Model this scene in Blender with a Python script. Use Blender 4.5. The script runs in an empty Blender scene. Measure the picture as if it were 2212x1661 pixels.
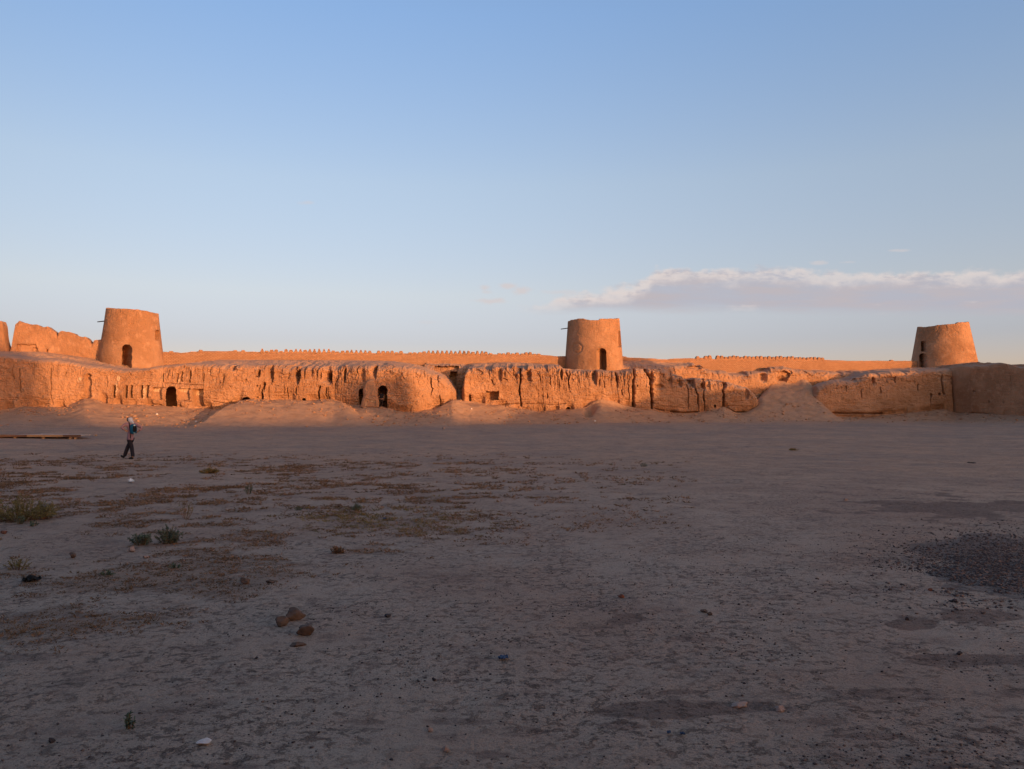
import bpy, bmesh, math, random
import numpy as np
from mathutils import Vector, Matrix

# ------------------------------------------------------------------ camera, sky, sun, exposure
S = bpy.context.scene
C = S.collection
F, PITCH, CAMH = 1736.0, math.radians(2.39), 1.65      # focal length in units of a 2212 px wide picture
cd = bpy.data.cameras.new('camera'); cam = bpy.data.objects.new('camera', cd); C.objects.link(cam)
cam.location = (0, 0, CAMH); cam.rotation_euler = (math.radians(90) + PITCH, 0, 0)
cd.sensor_width = 36; cd.lens = 36 * F / 2212; cd.clip_start = 0.05; cd.clip_end = 8000
S.camera = cam
SUN_AZ, SUN_EL = math.radians(132.7), math.radians(3.2)
SUNV = Vector((math.sin(SUN_AZ) * math.cos(SUN_EL), math.cos(SUN_AZ) * math.cos(SUN_EL), math.sin(SUN_EL)))
S.view_settings.view_transform = 'Standard'; S.view_settings.look = 'None'
S.view_settings.exposure = 1.29; S.view_settings.gamma = 1.0

w = bpy.data.worlds.new('World'); S.world = w; w.use_nodes = True
wt = w.node_tree; N = wt.nodes; L = wt.links
bg = N['Background']; bg.inputs[1].default_value = 0.15
sky = N.new('ShaderNodeTexSky'); sky.sky_type = 'NISHITA'; sky.sun_disc = False
sky.sun_elevation = SUN_EL; sky.sun_rotation = SUN_AZ
sky.altitude = 900; sky.air_density = 1.0; sky.dust_density = 0.6; sky.ozone_density = 2.0

def wmath(op, a, b=None, c=None, clamp=False):
    n = N.new('ShaderNodeMath'); n.operation = op; n.use_clamp = clamp
    for i, v in enumerate((a, b, c)):
        if v is None: continue
        if isinstance(v, (int, float)): n.inputs[i].default_value = v
        else: L.new(v, n.inputs[i])
    return n.outputs[0]
def wmix(fac, a, b, mode='MIX'):
    n = N.new('ShaderNodeMix'); n.data_type = 'RGBA'; n.blend_type = mode
    for i, v in ((0, fac), (6, a), (7, b)):
        if isinstance(v, (int, float)): n.inputs[i].default_value = v
        elif isinstance(v, tuple): n.inputs[i].default_value = (*v, 1)
        else: L.new(v, n.inputs[i])
    return n.outputs[2]
tc = N.new('ShaderNodeTexCoord'); sp = N.new('ShaderNodeSeparateXYZ'); L.new(tc.outputs['Generated'], sp.inputs[0])
el = wmath('ARCSINE', sp.outputs[2])                       # elevation above the horizon
az = wmath('ARCTAN2', sp.outputs[0], sp.outputs[1])        # azimuth from north
# white balance of the photograph: the daylight film is bluer and paler low down than the raw model

rp = N.new('ShaderNodeValToRGB'); L.new(wmath('MULTIPLY', el, 2.0 / math.pi, clamp=True), rp.inputs[0])
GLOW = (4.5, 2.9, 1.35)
SKY_RAMP = [(0.0, (.95, .64, .92)), (5.4, (1.06, .77, .95)), (8.6, (1.50, 1.00, .97)), (16.3, (1.86, 1.29, 1.17)),
            (27.1, (1.72, 1.45, 1.52)), (60.0, (1.62, 1.40, 1.50))]
er = rp.color_ramp.elements
while len(er) < len(SKY_RAMP): er.new(1.0)
for e, (d, c) in zip(er, SKY_RAMP): e.position = d / 90; e.color = (c[0] / 3, c[1] / 3, c[2] / 3, 1)
azf = wmath('MAXIMUM', 0.7, wmath('SUBTRACT', 1.0, wmath('MULTIPLY', 0.47, wmath('SUBTRACT', 1.0, wmath('COSINE', wmath('SUBTRACT', az, 0.5))))))
vs = N.new('ShaderNodeVectorMath'); vs.operation = 'SCALE'; L.new(sky.outputs[0], vs.inputs[0]); L.new(wmath('MULTIPLY', azf, 3.0), vs.inputs['Scale'])
skyc = wmix(1.0, vs.outputs[0], rp.outputs[0], 'MULTIPLY')
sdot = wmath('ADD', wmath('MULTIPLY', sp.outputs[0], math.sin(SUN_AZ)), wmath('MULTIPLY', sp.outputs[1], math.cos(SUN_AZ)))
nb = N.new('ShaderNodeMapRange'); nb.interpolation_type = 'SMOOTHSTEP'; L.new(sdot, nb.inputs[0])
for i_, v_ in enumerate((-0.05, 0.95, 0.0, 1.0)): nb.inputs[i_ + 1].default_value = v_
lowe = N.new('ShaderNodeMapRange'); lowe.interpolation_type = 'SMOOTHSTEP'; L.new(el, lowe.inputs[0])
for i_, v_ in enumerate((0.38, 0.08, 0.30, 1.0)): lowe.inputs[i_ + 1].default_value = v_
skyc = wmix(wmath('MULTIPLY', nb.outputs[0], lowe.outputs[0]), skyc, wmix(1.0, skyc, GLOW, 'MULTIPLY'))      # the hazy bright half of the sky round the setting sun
# a low cloud bank far away: density from the view direction, light tops, grey violet body
ys = wmath('MAXIMUM', sp.outputs[1], 0.02)
gx = wmath('DIVIDE', sp.outputs[0], ys); gz = wmath('DIVIDE', sp.outputs[2], ys)
def wnoise(sx, sz, detail, rough=0.55, off=0.0):
    cb = N.new('ShaderNodeCombineXYZ'); L.new(wmath('MULTIPLY', gx, sx), cb.inputs[0]); L.new(wmath('MULTIPLY', gz, sz), cb.inputs[1]); cb.inputs[2].default_value = off
    n = N.new('ShaderNodeTexNoise'); n.inputs['Scale'].default_value = 1.0; n.inputs['Detail'].default_value = detail; n.inputs['Roughness'].default_value = rough
    L.new(cb.outputs[0], n.inputs['Vector']); return wmath('SUBTRACT', n.outputs[0], 0.5)
def wstep(x, a, b):
    n = N.new('ShaderNodeMapRange'); n.interpolation_type = 'SMOOTHSTEP'; n.clamp = True
    L.new(x, n.inputs[0]); n.inputs[1].default_value = a; n.inputs[2].default_value = b; n.inputs[3].default_value = 0; n.inputs[4].default_value = 1
    return n.outputs[0]
def row_g(row): return math.tan(PITCH + math.atan((830.5 - row) / F))
def px_g(px): return (px - 1106) / F / math.cos(PITCH)
fc = N.new('ShaderNodeFloatCurve'); L.new(wmath('DIVIDE', gx, 0.8, clamp=True), fc.inputs['Value'])
cpts = [(1106, 664), (1150, 660), (1190, 640), (1260, 634), (1330, 622), (1395, 603), (1420, 577), (1560, 579), (1700, 578), (1850, 586), (1960, 585), (2212, 582), (2480, 584)]
cv = fc.mapping.curves[0]
while len(cv.points) < len(cpts): cv.points.new(0.5, 0.5)
for p, (a, b) in zip(cv.points, cpts): p.location = (max(0, px_g(a)) / 0.8, row_g(b) * 4); p.handle_type = 'VECTOR'
fc.mapping.update()
top = wmath('DIVIDE', fc.outputs[0], 4.0)
n_top = wnoise(30, 45, 5, 0.55); n_body = wnoise(9, 60, 6, 0.6, 3.1); n_fine = wnoise(60, 120, 4, 0.6, 7.0)
tt = wmath('ADD', wmath('SUBTRACT', top, gz), wmath('ADD', wmath('MULTIPLY', n_top, 0.035), wmath('MULTIPLY', n_fine, 0.006)))
bot = wmath('SUBTRACT', gz, wmath('ADD', wmath('MULTIPLY', gx, -0.010), 0.1345))
bb = wmath('ADD', bot, wmath('MULTIPLY', n_body, 0.016))
bank = wmath('MULTIPLY', wmath('MULTIPLY', wstep(tt, -0.003, 0.009), wstep(bb, -0.006, 0.013)), wstep(gx, 0.0, 0.03))
bank = wmath('MULTIPLY', bank, wmath('ADD', 0.90, wmath('MULTIPLY', n_body, 0.9)), clamp=True)
n_puff = wnoise(17, 70, 5, 0.6, 5.5)
lit = wmath('MULTIPLY', wmath('SUBTRACT', 1.0, wstep(tt, 0.006, 0.026)), wstep(wmath('ADD', n_puff, wmath('MULTIPLY', n_fine, .7)), -0.22, 0.10), clamp=True)
lit = wmath('MAXIMUM', lit, wmath('MULTIPLY', wstep(n_puff, 0.06, 0.26), 0.55))
k = 1.0 / (0.15 * 2 ** S.view_settings.exposure)
ccol = wmix(lit, wmix(wstep(n_body, -0.2, 0.2), (0.455 * k, 0.455 * k, 0.53 * k), (0.52 * k, 0.475 * k, 0.50 * k)), (0.74 * k, 0.655 * k, 0.63 * k))
puffs = None
for (bx, by, rx, ry, a) in ((1046, 622, 20, 11, .9), (1048, 630, 16, 6, .6), (1098, 618, 30, 10, 1.0), (1128, 627, 34, 11, 1.0), (1056, 651, 46, 9, 1.0), (1212, 630, 50, 9, .6), (655, 438, 24, 6, .45),
                            (1772, 568, 26, 7, .7), (1836, 566, 26, 5, .5), (1945, 541, 34, 4, .6), (920, 696, 40, 5, .25)):
    ex = wmath('DIVIDE', wmath('SUBTRACT', gx, px_g(bx)), rx / F); ez = wmath('DIVIDE', wmath('SUBTRACT', gz, row_g(by)), ry / F)
    r2 = wmath('SQRT', wmath('ADD', wmath('MULTIPLY', ex, ex), wmath('MULTIPLY', ez, ez)))
    d = wmath('ADD', wmath('SUBTRACT', 1.0, r2), wmath('ADD', wmath('MULTIPLY', n_top, 1.6), wmath('MULTIPLY', n_fine, 1.5)))
    p = wmath('MULTIPLY', wstep(d, 0.0, 0.9), a)
    puffs = p if puffs is None else wmath('MAXIMUM', puffs, p)
skyc = wmix(bank, skyc, ccol)
skyc = wmix(wmath('MULTIPLY', puffs, 0.8), skyc, (0.66 * k, 0.60 * k, 0.60 * k))
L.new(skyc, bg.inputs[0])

sl = bpy.data.lights.new('sun', 'SUN'); sl.energy = 2.0; sl.angle = math.radians(0.55); sl.color = (1.0, 0.50, 0.20)
so = bpy.data.objects.new('sun', sl); C.objects.link(so); so.rotation_euler = SUNV.to_track_quat('Z', 'Y').to_euler(); so.location = (60, -60, 30)

# ------------------------------------------------------------------ helpers
def U32(a): return a.astype(np.int64).astype(np.uint32)
def hsh(ix, iy, seed):
    h = U32(ix) * np.uint32(374761393) + U32(iy) * np.uint32(668265263) + np.uint32((seed * 362437 + 97) & 0xffffffff)
    h = (h ^ (h >> np.uint32(13))) * np.uint32(1274126177)
    h = h ^ (h >> np.uint32(16))
    return h.astype(np.float64) / 4294967295.0
def vn(x, y, seed=0):
    x, y = np.broadcast_arrays(np.asarray(x, float), np.asarray(y, float))
    ix, iy = np.floor(x), np.floor(y); fx, fy = x - ix, y - iy
    fx = fx * fx * (3 - 2 * fx); fy = fy * fy * (3 - 2 * fy)
    a = hsh(ix, iy, seed); b = hsh(ix + 1, iy, seed); c = hsh(ix, iy + 1, seed); d = hsh(ix + 1, iy + 1, seed)
    return (a + (b - a) * fx) * (1 - fy) + (c + (d - c) * fx) * fy
def fbm(x, y, seed=0, oct=4, gain=0.5):
    t = 0.0; a = 1.0; n = 0.0; f = 1.0
    for o in range(oct):
        t = t + a * (vn(x * f, y * f, seed + o * 17) - 0.5); n += a; a *= gain; f *= 2.03
    return t / n * 2.0                                   # about -1..1
def sst(x, a, b):
    t = np.clip((x - a) / (b - a), 0, 1); return t * t * (3 - 2 * t)
def ip(x, pts):
    p = np.array(pts, float); return np.interp(x, p[:, 0], p[:, 1])

CP, SP = math.cos(PITCH), math.sin(PITCH)
def at(px, row, y):                                       # the point at depth y that the photograph shows at (px, row)
    u = (830.5 - row) / F; t = y / (CP - SP * u)
    return ((px - 1106) / F * t, y, CAMH + (SP + CP * u) * t)
def zrow(row, y): return CAMH + np.tan(PITCH + np.arctan((830.5 - np.asarray(row, float)) / F)) * y
def rowz(z, y): return 830.5 - F * np.tan(np.arctan((z - CAMH) / y) - PITCH)
def xpx(px, y): return (px - 1106) / F / CP * y
def pxx(X, y): return 1106 + F * CP * X / y

def raw_mesh(name, V, Q, attrs=None, smooth=False, tris=False, uv=None):
    me = bpy.data.meshes.new(name); n = 3 if tris else 4
    V = np.ascontiguousarray(V, dtype=np.float32); Q = np.ascontiguousarray(Q, dtype=np.int32)
    me.vertices.add(len(V)); me.vertices.foreach_set('co', V.ravel())
    me.loops.add(Q.size); me.loops.foreach_set('vertex_index', Q.ravel())
    me.polygons.add(len(Q)); me.polygons.foreach_set('loop_start', np.arange(0, Q.size, n, dtype=np.int32))
    me.polygons.foreach_set('use_smooth', np.full(len(Q), smooth, dtype=bool))
    for k_, a in (attrs or {}).items():
        at_ = me.attributes.new(k_, 'FLOAT', 'POINT'); at_.data.foreach_set('value', np.ascontiguousarray(a, dtype=np.float32).ravel())
    if uv is not None:
        ul = me.uv_layers.new(name='UVMap'); ul.data.foreach_set('uv', np.ascontiguousarray(uv[Q.ravel()], dtype=np.float32).ravel())
    me.update(calc_edges=True); me.validate(verbose=False)
    return me
def link(name, me, mat=None, parent=None):
    o = bpy.data.objects.new(name, me); C.objects.link(o)
    if mat is not None and me is not None and not me.materials: me.materials.append(mat)
    if parent is not None: o.parent = parent
    return o
def tag(o, label=None, cat=None, group=None, kind=None):
    if label: o['label'] = label
    if cat: o['category'] = cat
    if group: o['group'] = group
    if kind: o['kind'] = kind
    return o
def empty(name, loc, label, cat, group=None, rz=0.0):
    o = bpy.data.objects.new(name, None); C.objects.link(o); o.location = loc; o.rotation_euler = (0, 0, rz); o.empty_display_size = 0.2
    return tag(o, label, cat, group)
def grid_quads(R, Cn):
    i = np.arange(R * Cn).reshape(R, Cn)
    return np.stack([i[:-1, :-1], i[:-1, 1:], i[1:, 1:], i[1:, :-1]], -1).reshape(-1, 4)
def submesh(name, V, Q, attrs, keep, smooth, uv=None):
    q = Q[keep]; u, inv = np.unique(q, return_inverse=True)
    return raw_mesh(name, V[u], inv.reshape(q.shape), {k_: a[u] for k_, a in (attrs or {}).items()}, smooth, uv=None if uv is None else uv[u])

# ------------------------------------------------------------------ materials
class M:
    def __init__(s, name, rough=0.95):
        s.m = bpy.data.materials.new(name); s.m.use_nodes = True; s.t = s.m.node_tree; s.N = s.t.nodes; s.L = s.t.links
        s.b = s.N['Principled BSDF']; s.b.inputs['Roughness'].default_value = rough; s.b.inputs['Specular IOR Level'].default_value = 0.15
        g = s.N.new('ShaderNodeNewGeometry'); s.pos = g.outputs['Position']; s.nor = g.outputs['Normal']
    def map(s, scale, src=None, rot=(0, 0, 0)):
        n = s.N.new('ShaderNodeMapping'); n.inputs['Scale'].default_value = scale; n.inputs['Rotation'].default_value = rot; s.L.new(src or s.pos, n.inputs[0]); return n.outputs[0]
    def noise(s, scale, detail=4, rough=0.55, vec=None, stretch=(1, 1, 1), off=(0, 0, 0)):
        mp = s.N.new('ShaderNodeMapping'); mp.inputs['Scale'].default_value = [scale * v for v in stretch]; mp.inputs['Location'].default_value = off
        s.L.new(vec or s.pos, mp.inputs[0])
        n = s.N.new('ShaderNodeTexNoise'); n.inputs['Scale'].default_value = 1; n.inputs['Detail'].default_value = detail; n.inputs['Roughness'].default_value = rough
        s.L.new(mp.outputs[0], n.inputs['Vector']); return n.outputs[0]
    def vor(s, scale, vec=None, feature='F1', stretch=(1, 1, 1)):
        mp = s.N.new('ShaderNodeMapping'); mp.inputs['Scale'].default_value = [scale * v for v in stretch]; s.L.new(vec or s.pos, mp.inputs[0])
        n = s.N.new('ShaderNodeTexVoronoi'); n.feature = feature; n.inputs['Scale'].default_value = 1; s.L.new(mp.outputs[0], n.inputs['Vector']); return n.outputs[0]
    def math(s, op, a, b=None, clamp=False):
        n = s.N.new('ShaderNodeMath'); n.operation = op; n.use_clamp = clamp
        for i, v in enumerate((a, b)):
            if v is None: continue
            if isinstance(v, (int, float)): n.inputs[i].default_value = v
            else: s.L.new(v, n.inputs[i])
        return n.outputs[0]
    def step(s, x, a, b, lo=0.0, hi=1.0):
        n = s.N.new('ShaderNodeMapRange'); n.interpolation_type = 'SMOOTHSTEP'; s.L.new(x, n.inputs[0])
        for i, v in enumerate((a, b, lo, hi)): n.inputs[i + 1].default_value = v
        return n.outputs[0]
    def mix(s, f, a, b, mode='MIX'):
        n = s.N.new('ShaderNodeMix'); n.data_type = 'RGBA'; n.blend_type = mode
        for i, v in ((0, f), (6, a), (7, b)):
            if isinstance(v, (int, float)): n.inputs[i].default_value = v
            elif isinstance(v, tuple): n.inputs[i].default_value = (*v, 1)
            else: s.L.new(v, n.inputs[i])
        return n.outputs[2]
    def attr(s, name):
        n = s.N.new('ShaderNodeAttribute'); n.attribute_name = name; return n.outputs['Fac']
    def color(s, c):
        if isinstance(c, tuple): s.b.inputs['Base Color'].default_value = (*c, 1)
        else: s.L.new(c, s.b.inputs['Base Color'])
        return s
    def bump(s, h, strength=0.5, dist=0.02):
        n = s.N.new('ShaderNodeBump'); n.inputs['Strength'].default_value = strength; n.inputs['Distance'].default_value = dist; s.L.new(h, n.inputs['Height'])
        prev = s.b.inputs['Normal'].links
        if prev: s.L.new(prev[0].from_socket, n.inputs['Normal'])
        s.L.new(n.outputs[0], s.b.inputs['Normal']); return s

MUD = (0.43, 0.235, 0.135)
def mud_material(name, base=MUD, streak=0.5, pale=True):
    m = M(name)
    big = m.noise(0.35, 4); mid = m.noise(1.6, 5, 0.6); fine = m.noise(14, 5, 0.65); st = m.noise(3.0, 5, 0.6, stretch=(1, 1, 0.12))
    dk = tuple(v * f for v, f in zip(base, (0.74, 0.70, 0.66))); lt = tuple(min(1, v * f) for v, f in zip(base, (1.12, 1.16, 1.22)))
    c = m.mix(m.step(big, 0.35, 0.65), dk, base)
    c = m.mix(m.step(mid, 0.48, 0.78), c, lt)
    c = m.mix(m.math('MULTIPLY', m.step(st, 0.5, 0.75), streak), c, tuple(v * 0.72 for v in base))
    c = m.mix(m.step(fine, 0.58, 0.80, 0, 0.45), c, tuple(v * 0.55 for v in base))
    sz = m.N.new('ShaderNodeSeparateXYZ'); m.L.new(m.nor, sz.inputs[0])
    c = m.mix(m.step(sz.outputs[2], 0.45, 0.95, 0, 0.7), c, (0.42, 0.285, 0.215))       # blown dust lies on ledges and roofs
    if pale: c = m.mix(m.math('MULTIPLY', m.attr('pale'), m.step(m.noise(5, 5, 0.7), 0.40, 0.56)), c, (0.62, 0.45, 0.30))   # remains of lime plaster
    m.color(c); m.bump(m.noise(9, 8, 0.7), 0.55, 0.10); m.bump(m.noise(60, 4, 0.7), 0.35, 0.015)
    return m.m
MAT_MUD = mud_material('eroded_mud')
MAT_TOWER = mud_material('mud_plaster', (0.42, 0.235, 0.137), 0.25, False)
MAT_INSIDE = M('sooty_mud').color((0.10, 0.058, 0.034)).m

def brick_material():
    m = M('mudbrick_courses')
    uvn = m.N.new('ShaderNodeUVMap')
    wob = m.N.new('ShaderNodeVectorMath'); wob.operation = 'ADD'; m.L.new(uvn.outputs[0], wob.inputs[0])
    sc = m.N.new('ShaderNodeVectorMath'); sc.operation = 'SCALE'; sc.inputs['Scale'].default_value = 0.06
    nz = m.N.new('ShaderNodeTexNoise'); nz.inputs['Scale'].default_value = 2.5; m.L.new(uvn.outputs[0], nz.inputs['Vector']); m.L.new(nz.outputs[1], sc.inputs[0]); m.L.new(sc.outputs[0], wob.inputs[1])
    b = m.N.new('ShaderNodeTexBrick'); m.L.new(wob.outputs[0], b.inputs['Vector'])
    b.inputs['Scale'].default_value = 1; b.inputs['Brick Width'].default_value = 0.30; b.inputs['Row Height'].default_value = 0.125; b.inputs['Mortar Size'].default_value = 0.016; b.inputs['Mortar Smooth'].default_value = 0.3
    b.inputs['Color1'].default_value = (0.47, 0.265, 0.16, 1); b.inputs['Color2'].default_value = (0.38, 0.205, 0.12, 1); b.inputs['Mortar'].default_value = (0.15, 0.072, 0.04, 1)
    patch = m.step(m.noise(0.5, 4), 0.42, 0.6)
    c = m.mix(m.step(m.noise(12, 4), 0.4, 0.8, 0, 0.5), b.outputs['Color'], (0.40, 0.225, 0.135))
    c = m.mix(m.math('MULTIPLY', patch, 0.25), c, (0.44, 0.25, 0.155))
    m.color(c); inv = m.math('SUBTRACT', 1.0, b.outputs['Fac']); m.bump(inv, 0.8, 0.05); m.bump(m.noise(12, 6, 0.7), 0.5, 0.05)
    return m.m
MAT_BRICK = brick_material()

# ------------------------------------------------------------------ the lie of the land (all depths in metres from the camera)
# depth of the foot of the wall, and the row of the photograph where wall and ground meet, per picture column
D_PTS = [(-500, 60), (0, 66), (300, 68.9), (520, 71), (722, 73.2), (790, 72.3), (880, 72.3), (960, 74.5), (1014, 77), (1100, 77.9), (1290, 80.5), (1450, 82.8), (1620, 85.3), (1720, 86.5), (1850, 89), (2000, 91.6),
         (2060, 92.8), (2100, 90), (2212, 84), (2330, 78), (2600, 62), (3200, 46)]
B_PTS = [(-500, 893), (0, 890), (46, 882), (92, 883), (140, 881), (160, 874), (183, 864), (205, 866), (237, 875), (275, 878), (330, 879), (420, 884), (485, 887), (505, 878), (522, 871), (545, 868), (575, 866), (655, 866),
         (690, 868), (723, 871), (772, 878), (822, 880), (843, 887), (873, 893), (905, 890), (935, 886), (958, 877), (976, 866), (990, 866), (1012, 868), (1078, 877), (1118, 885),
         (1167, 889), (1224, 887), (1265, 881), (1285, 867), (1300, 864), (1325, 869), (1346, 878), (1370, 883), (1411, 890), (1449, 896), (1487, 896), (1521, 891), (1545, 886), (1563, 882), (1576, 887), (1590, 894),
         (1616, 897), (1634, 893), (1700, 896), (1776, 898), (1799, 904), (1871, 904), (1919, 898), (2011, 890), (2038, 886), (2064, 893), (2212, 900), (2330, 905), (3200, 930)]
FOOT = [(-500, 915), (0, 912), (300, 914), (440, 916), (900, 915), (1300, 910), (1700, 908), (2212, 908), (3200, 930)]
LEN = [(-500, 12), (0, 11), (250, 9), (330, 6), (420, 5), (560, 8), (760, 8), (850, 6), (980, 8), (1100, 6), (1300, 6), (1420, 5), (1600, 6), (1850, 5), (2212, 5), (3200, 5)]
def wallD(px): return ip(px, D_PTS)
def G(X, y, fine=True):
    X = np.asarray(X, float); y = np.asarray(y, float); yy = np.maximum(y, 1.0)
    px = np.clip(pxx(X, yy), -600, 3300)
    D = wallD(px); q = np.clip((yy / D - 0.36) / 0.60, 0, 1.1)
    zf = zrow(ip(px, FOOT), D - 6)
    base = zf * q ** 1.5
    zb = zrow(ip(px, B_PTS), D)
    s = np.clip(1 - (D - yy) / ip(px, LEN), 0, 1); s = s ** 1.25 * (1.25 - 0.25 * s)
    wig = 1 + 0.25 * fbm(X / 3.0, y / 3.0, 5, 3)
    h = base + np.maximum(zb - zf * 1.02, 0) * np.clip(s * np.where(s < 1, wig, 1), 0, 1)
    # the heap of fallen earth under the west wall, steep on its shaded west side
    dd = D - yy
    pl = 524 - 14.5 * dd + 6 * fbm(y / 1.3, X * 0, 3, 2); pr = 765 + 4.0 * dd
    crest = zrow(867, 72.0) - 0.12 * fbm(X / 1.5, y / 1.5, 8, 3)
    heap = (crest - zf) * (1 - sst(dd, 0.3, 9.0)) ** 0.9 * sst(px, pl - 5, pl + 14) * (1 - sst(px, pr - 40, pr + 40)) * sst(dd, -1.5, -0.5)
    h = np.maximum(h, base + heap)
    # rubble ramps through the two breaches
    for pc, y0, y1, row1, yz, hw0, hw1 in ((1706, 76.5, 91.5, 826, 91.5, 150, 74), (987, 67.5, 81.0, 838, 81.0, 80, 18)):
        t = np.clip((yy - y0) / (y1 - y0), 0, 1.0); hr = zrow(row1, yz)
        hw = hw0 + (hw1 - hw0) * t ** 0.8; mk = 1 - sst(np.abs(px - pc + 5 * fbm(y / 2.0, X / 2.0, 77, 3)), hw - 22 - 0.2 * hw, hw + 14)
        h = np.maximum(h, h + np.maximum(hr * t ** 1.45 * (1 + 0.06 * fbm(X / 1.1, y / 1.1, 55, 3)) - np.maximum(h - base, 0) - base * 0.9, 0) * mk)
    # hollow scraped into the mound below the middle tower
    h = h - 0.9 * np.exp(-((px - 1274) / 9) ** 2 - ((dd - 1.9) / 1.3) ** 2)
    # low swells out in the court
    h = h + 0.05 * fbm(X / 7, y / 7, 21, 3) * sst(yy, 6, 20)
    if fine:
        rough = 0.012 + 0.10 * sst(yy / D, 0.86, 0.98)
        h = h + rough * fbm(X / 0.9, y / 0.9, 31, 4) + (0.009 * fbm(X / 0.17, y / 0.17, 41, 4) + 0.012 * fbm(X / 0.6, y / 0.6, 42, 3)) * (1 - sst(yy, 8, 16))
    return h
def on_ground(px, row):
    lo, hi = 2.0, 75.0
    for _ in range(60):
        mid = (lo + hi) / 2; p = at(px, row, mid)
        if p[2] > float(G(p[0], mid, False)): lo = mid
        else: hi = mid
    p = at(px, row, lo); return Vector((p[0], lo, float(G(p[0], lo))))

def ground_material():
    m = M('bare_earth', 1.0)
    d = m.N.new('ShaderNodeVectorMath'); d.operation = 'LENGTH'; m.L.new(m.pos, d.inputs[0])
    near = m.step(d.outputs['Value'], 34, 7)
    crust = m.mix(near, (0.495, 0.305, 0.200), (0.430, 0.322, 0.246))                   # greyer near the viewpoint, browner farther off
    c = m.mix(m.step(m.noise(0.22, 5, 0.6), 0.40, 0.66), crust, (0.385, 0.255, 0.185))
    c = m.mix(m.step(m.noise(0.8, 7, 0.7), 0.50, 0.70, 0, 0.7), c, (0.270, 0.180, 0.138))
    c = m.mix(m.step(m.noise(2.4, 8, 0.75, off=(3, 1, 0)), 0.54, 0.64, 0, 0.7), c, (0.195, 0.132, 0.105))
    def ragged(a, lo=.35, hi=.62):                                                         # patch outlines broken up by fine noise
        n = m.math('ADD', m.math('MULTIPLY', m.math('SUBTRACT', m.noise(5, 8, .8, off=(7, 3, 0)), .5), 1.5), m.attr(a)); return m.step(n, lo, hi)
    c = m.mix(m.math('MULTIPLY', ragged('weed', .3, .8), .55), c, (0.265, 0.165, 0.110))           # earth under the dead weeds
    c = m.mix(m.math('MULTIPLY', ragged('soil', .3, .75), .75), c, (0.180, 0.115, 0.090))          # bare dark soil
    c = m.mix(m.math('MULTIPLY', ragged('grit', .25, .95), .8), c, (0.135, 0.112, 0.106))           # strewn dark grit
    clump = m.step(m.noise(1.1, 5, 0.65, off=(9, 2, 0)), 0.36, 0.60, 0.10, 1.0)
    f1 = m.math('MULTIPLY', m.step(m.noise(11, 8, 0.8, off=(2, 5, 0)), 0.525, 0.60), clump)
    c = m.mix(m.math('MULTIPLY', f1, .72), c, (0.165, 0.115, 0.098))
    f2 = m.math('MULTIPLY', m.step(m.noise(30, 6, 0.75), 0.53, 0.61), clump)
    c = m.mix(m.math('MULTIPLY', f2, .70), c, (0.120, 0.092, 0.088))
    c = m.mix(m.step(m.noise(80, 3, 0.6), 0.56, 0.66, 0, 0.6), c, (0.13, 0.105, 0.10))
    c = m.mix(m.attr('mud'), c, m.mix(m.step(m.noise(1.3, 6, .7), .4, .65), (0.50, 0.295, 0.180), (0.41, 0.235, 0.140)))     # earth slumped from the walls
    m.color(c)
    h = m.math('ADD', m.math('MULTIPLY', m.noise(5, 8, 0.75), 0.6), m.math('MULTIPLY', m.noise(30, 5, 0.7), 0.35))
    h = m.math('ADD', h, m.math('MULTIPLY', f1, 0.25))
    m.bump(h, 1.0, 0.06)
    return m.m
def weed_field(X, y):
    """0..1: where dead weeds cover the court"""
    pxs = pxx(X, np.maximum(y, 1.0)); row = rowz(0, np.maximum(y, 1.0))
    reg = ip(pxs, [(-200, 1), (650, 1), (1000, .8), (1200, .3), (1500, .12), (1900, 0)]) * sst(row, 980, 1006)
    low = ip(pxs, [(-60, 1420), (300, 1370), (520, 1310), (700, 1225), (1000, 1200), (1500, 1160)]); reg = reg * (1 - sst(row, low - 50, low + 30))
    reg = reg * (1 - .95 * np.exp(-((row - (1150 + .045 * pxs)) / 15) ** 2) * (1 - sst(pxs, 260, 340)))          # the bare strip across the left
    f = fbm(X * .55, y * .55, 201, 3) * .55 + fbm(X * 2.1, y * 2.1, 202, 3) * .6
    nl = sst(row, 1165, 1200) * (1 - sst(pxs, 450, 800)); p = reg * sst(f + .22 * nl, -.06, .36)
    yel = np.exp(-(((pxs - 830) / 170) ** 2 + ((row - 1125) / 28) ** 2))
    return np.maximum(p, yel * .9 * sst(f, -.5, .2)), yel, pxs, row
MAT_GROUND = ground_material()

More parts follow.
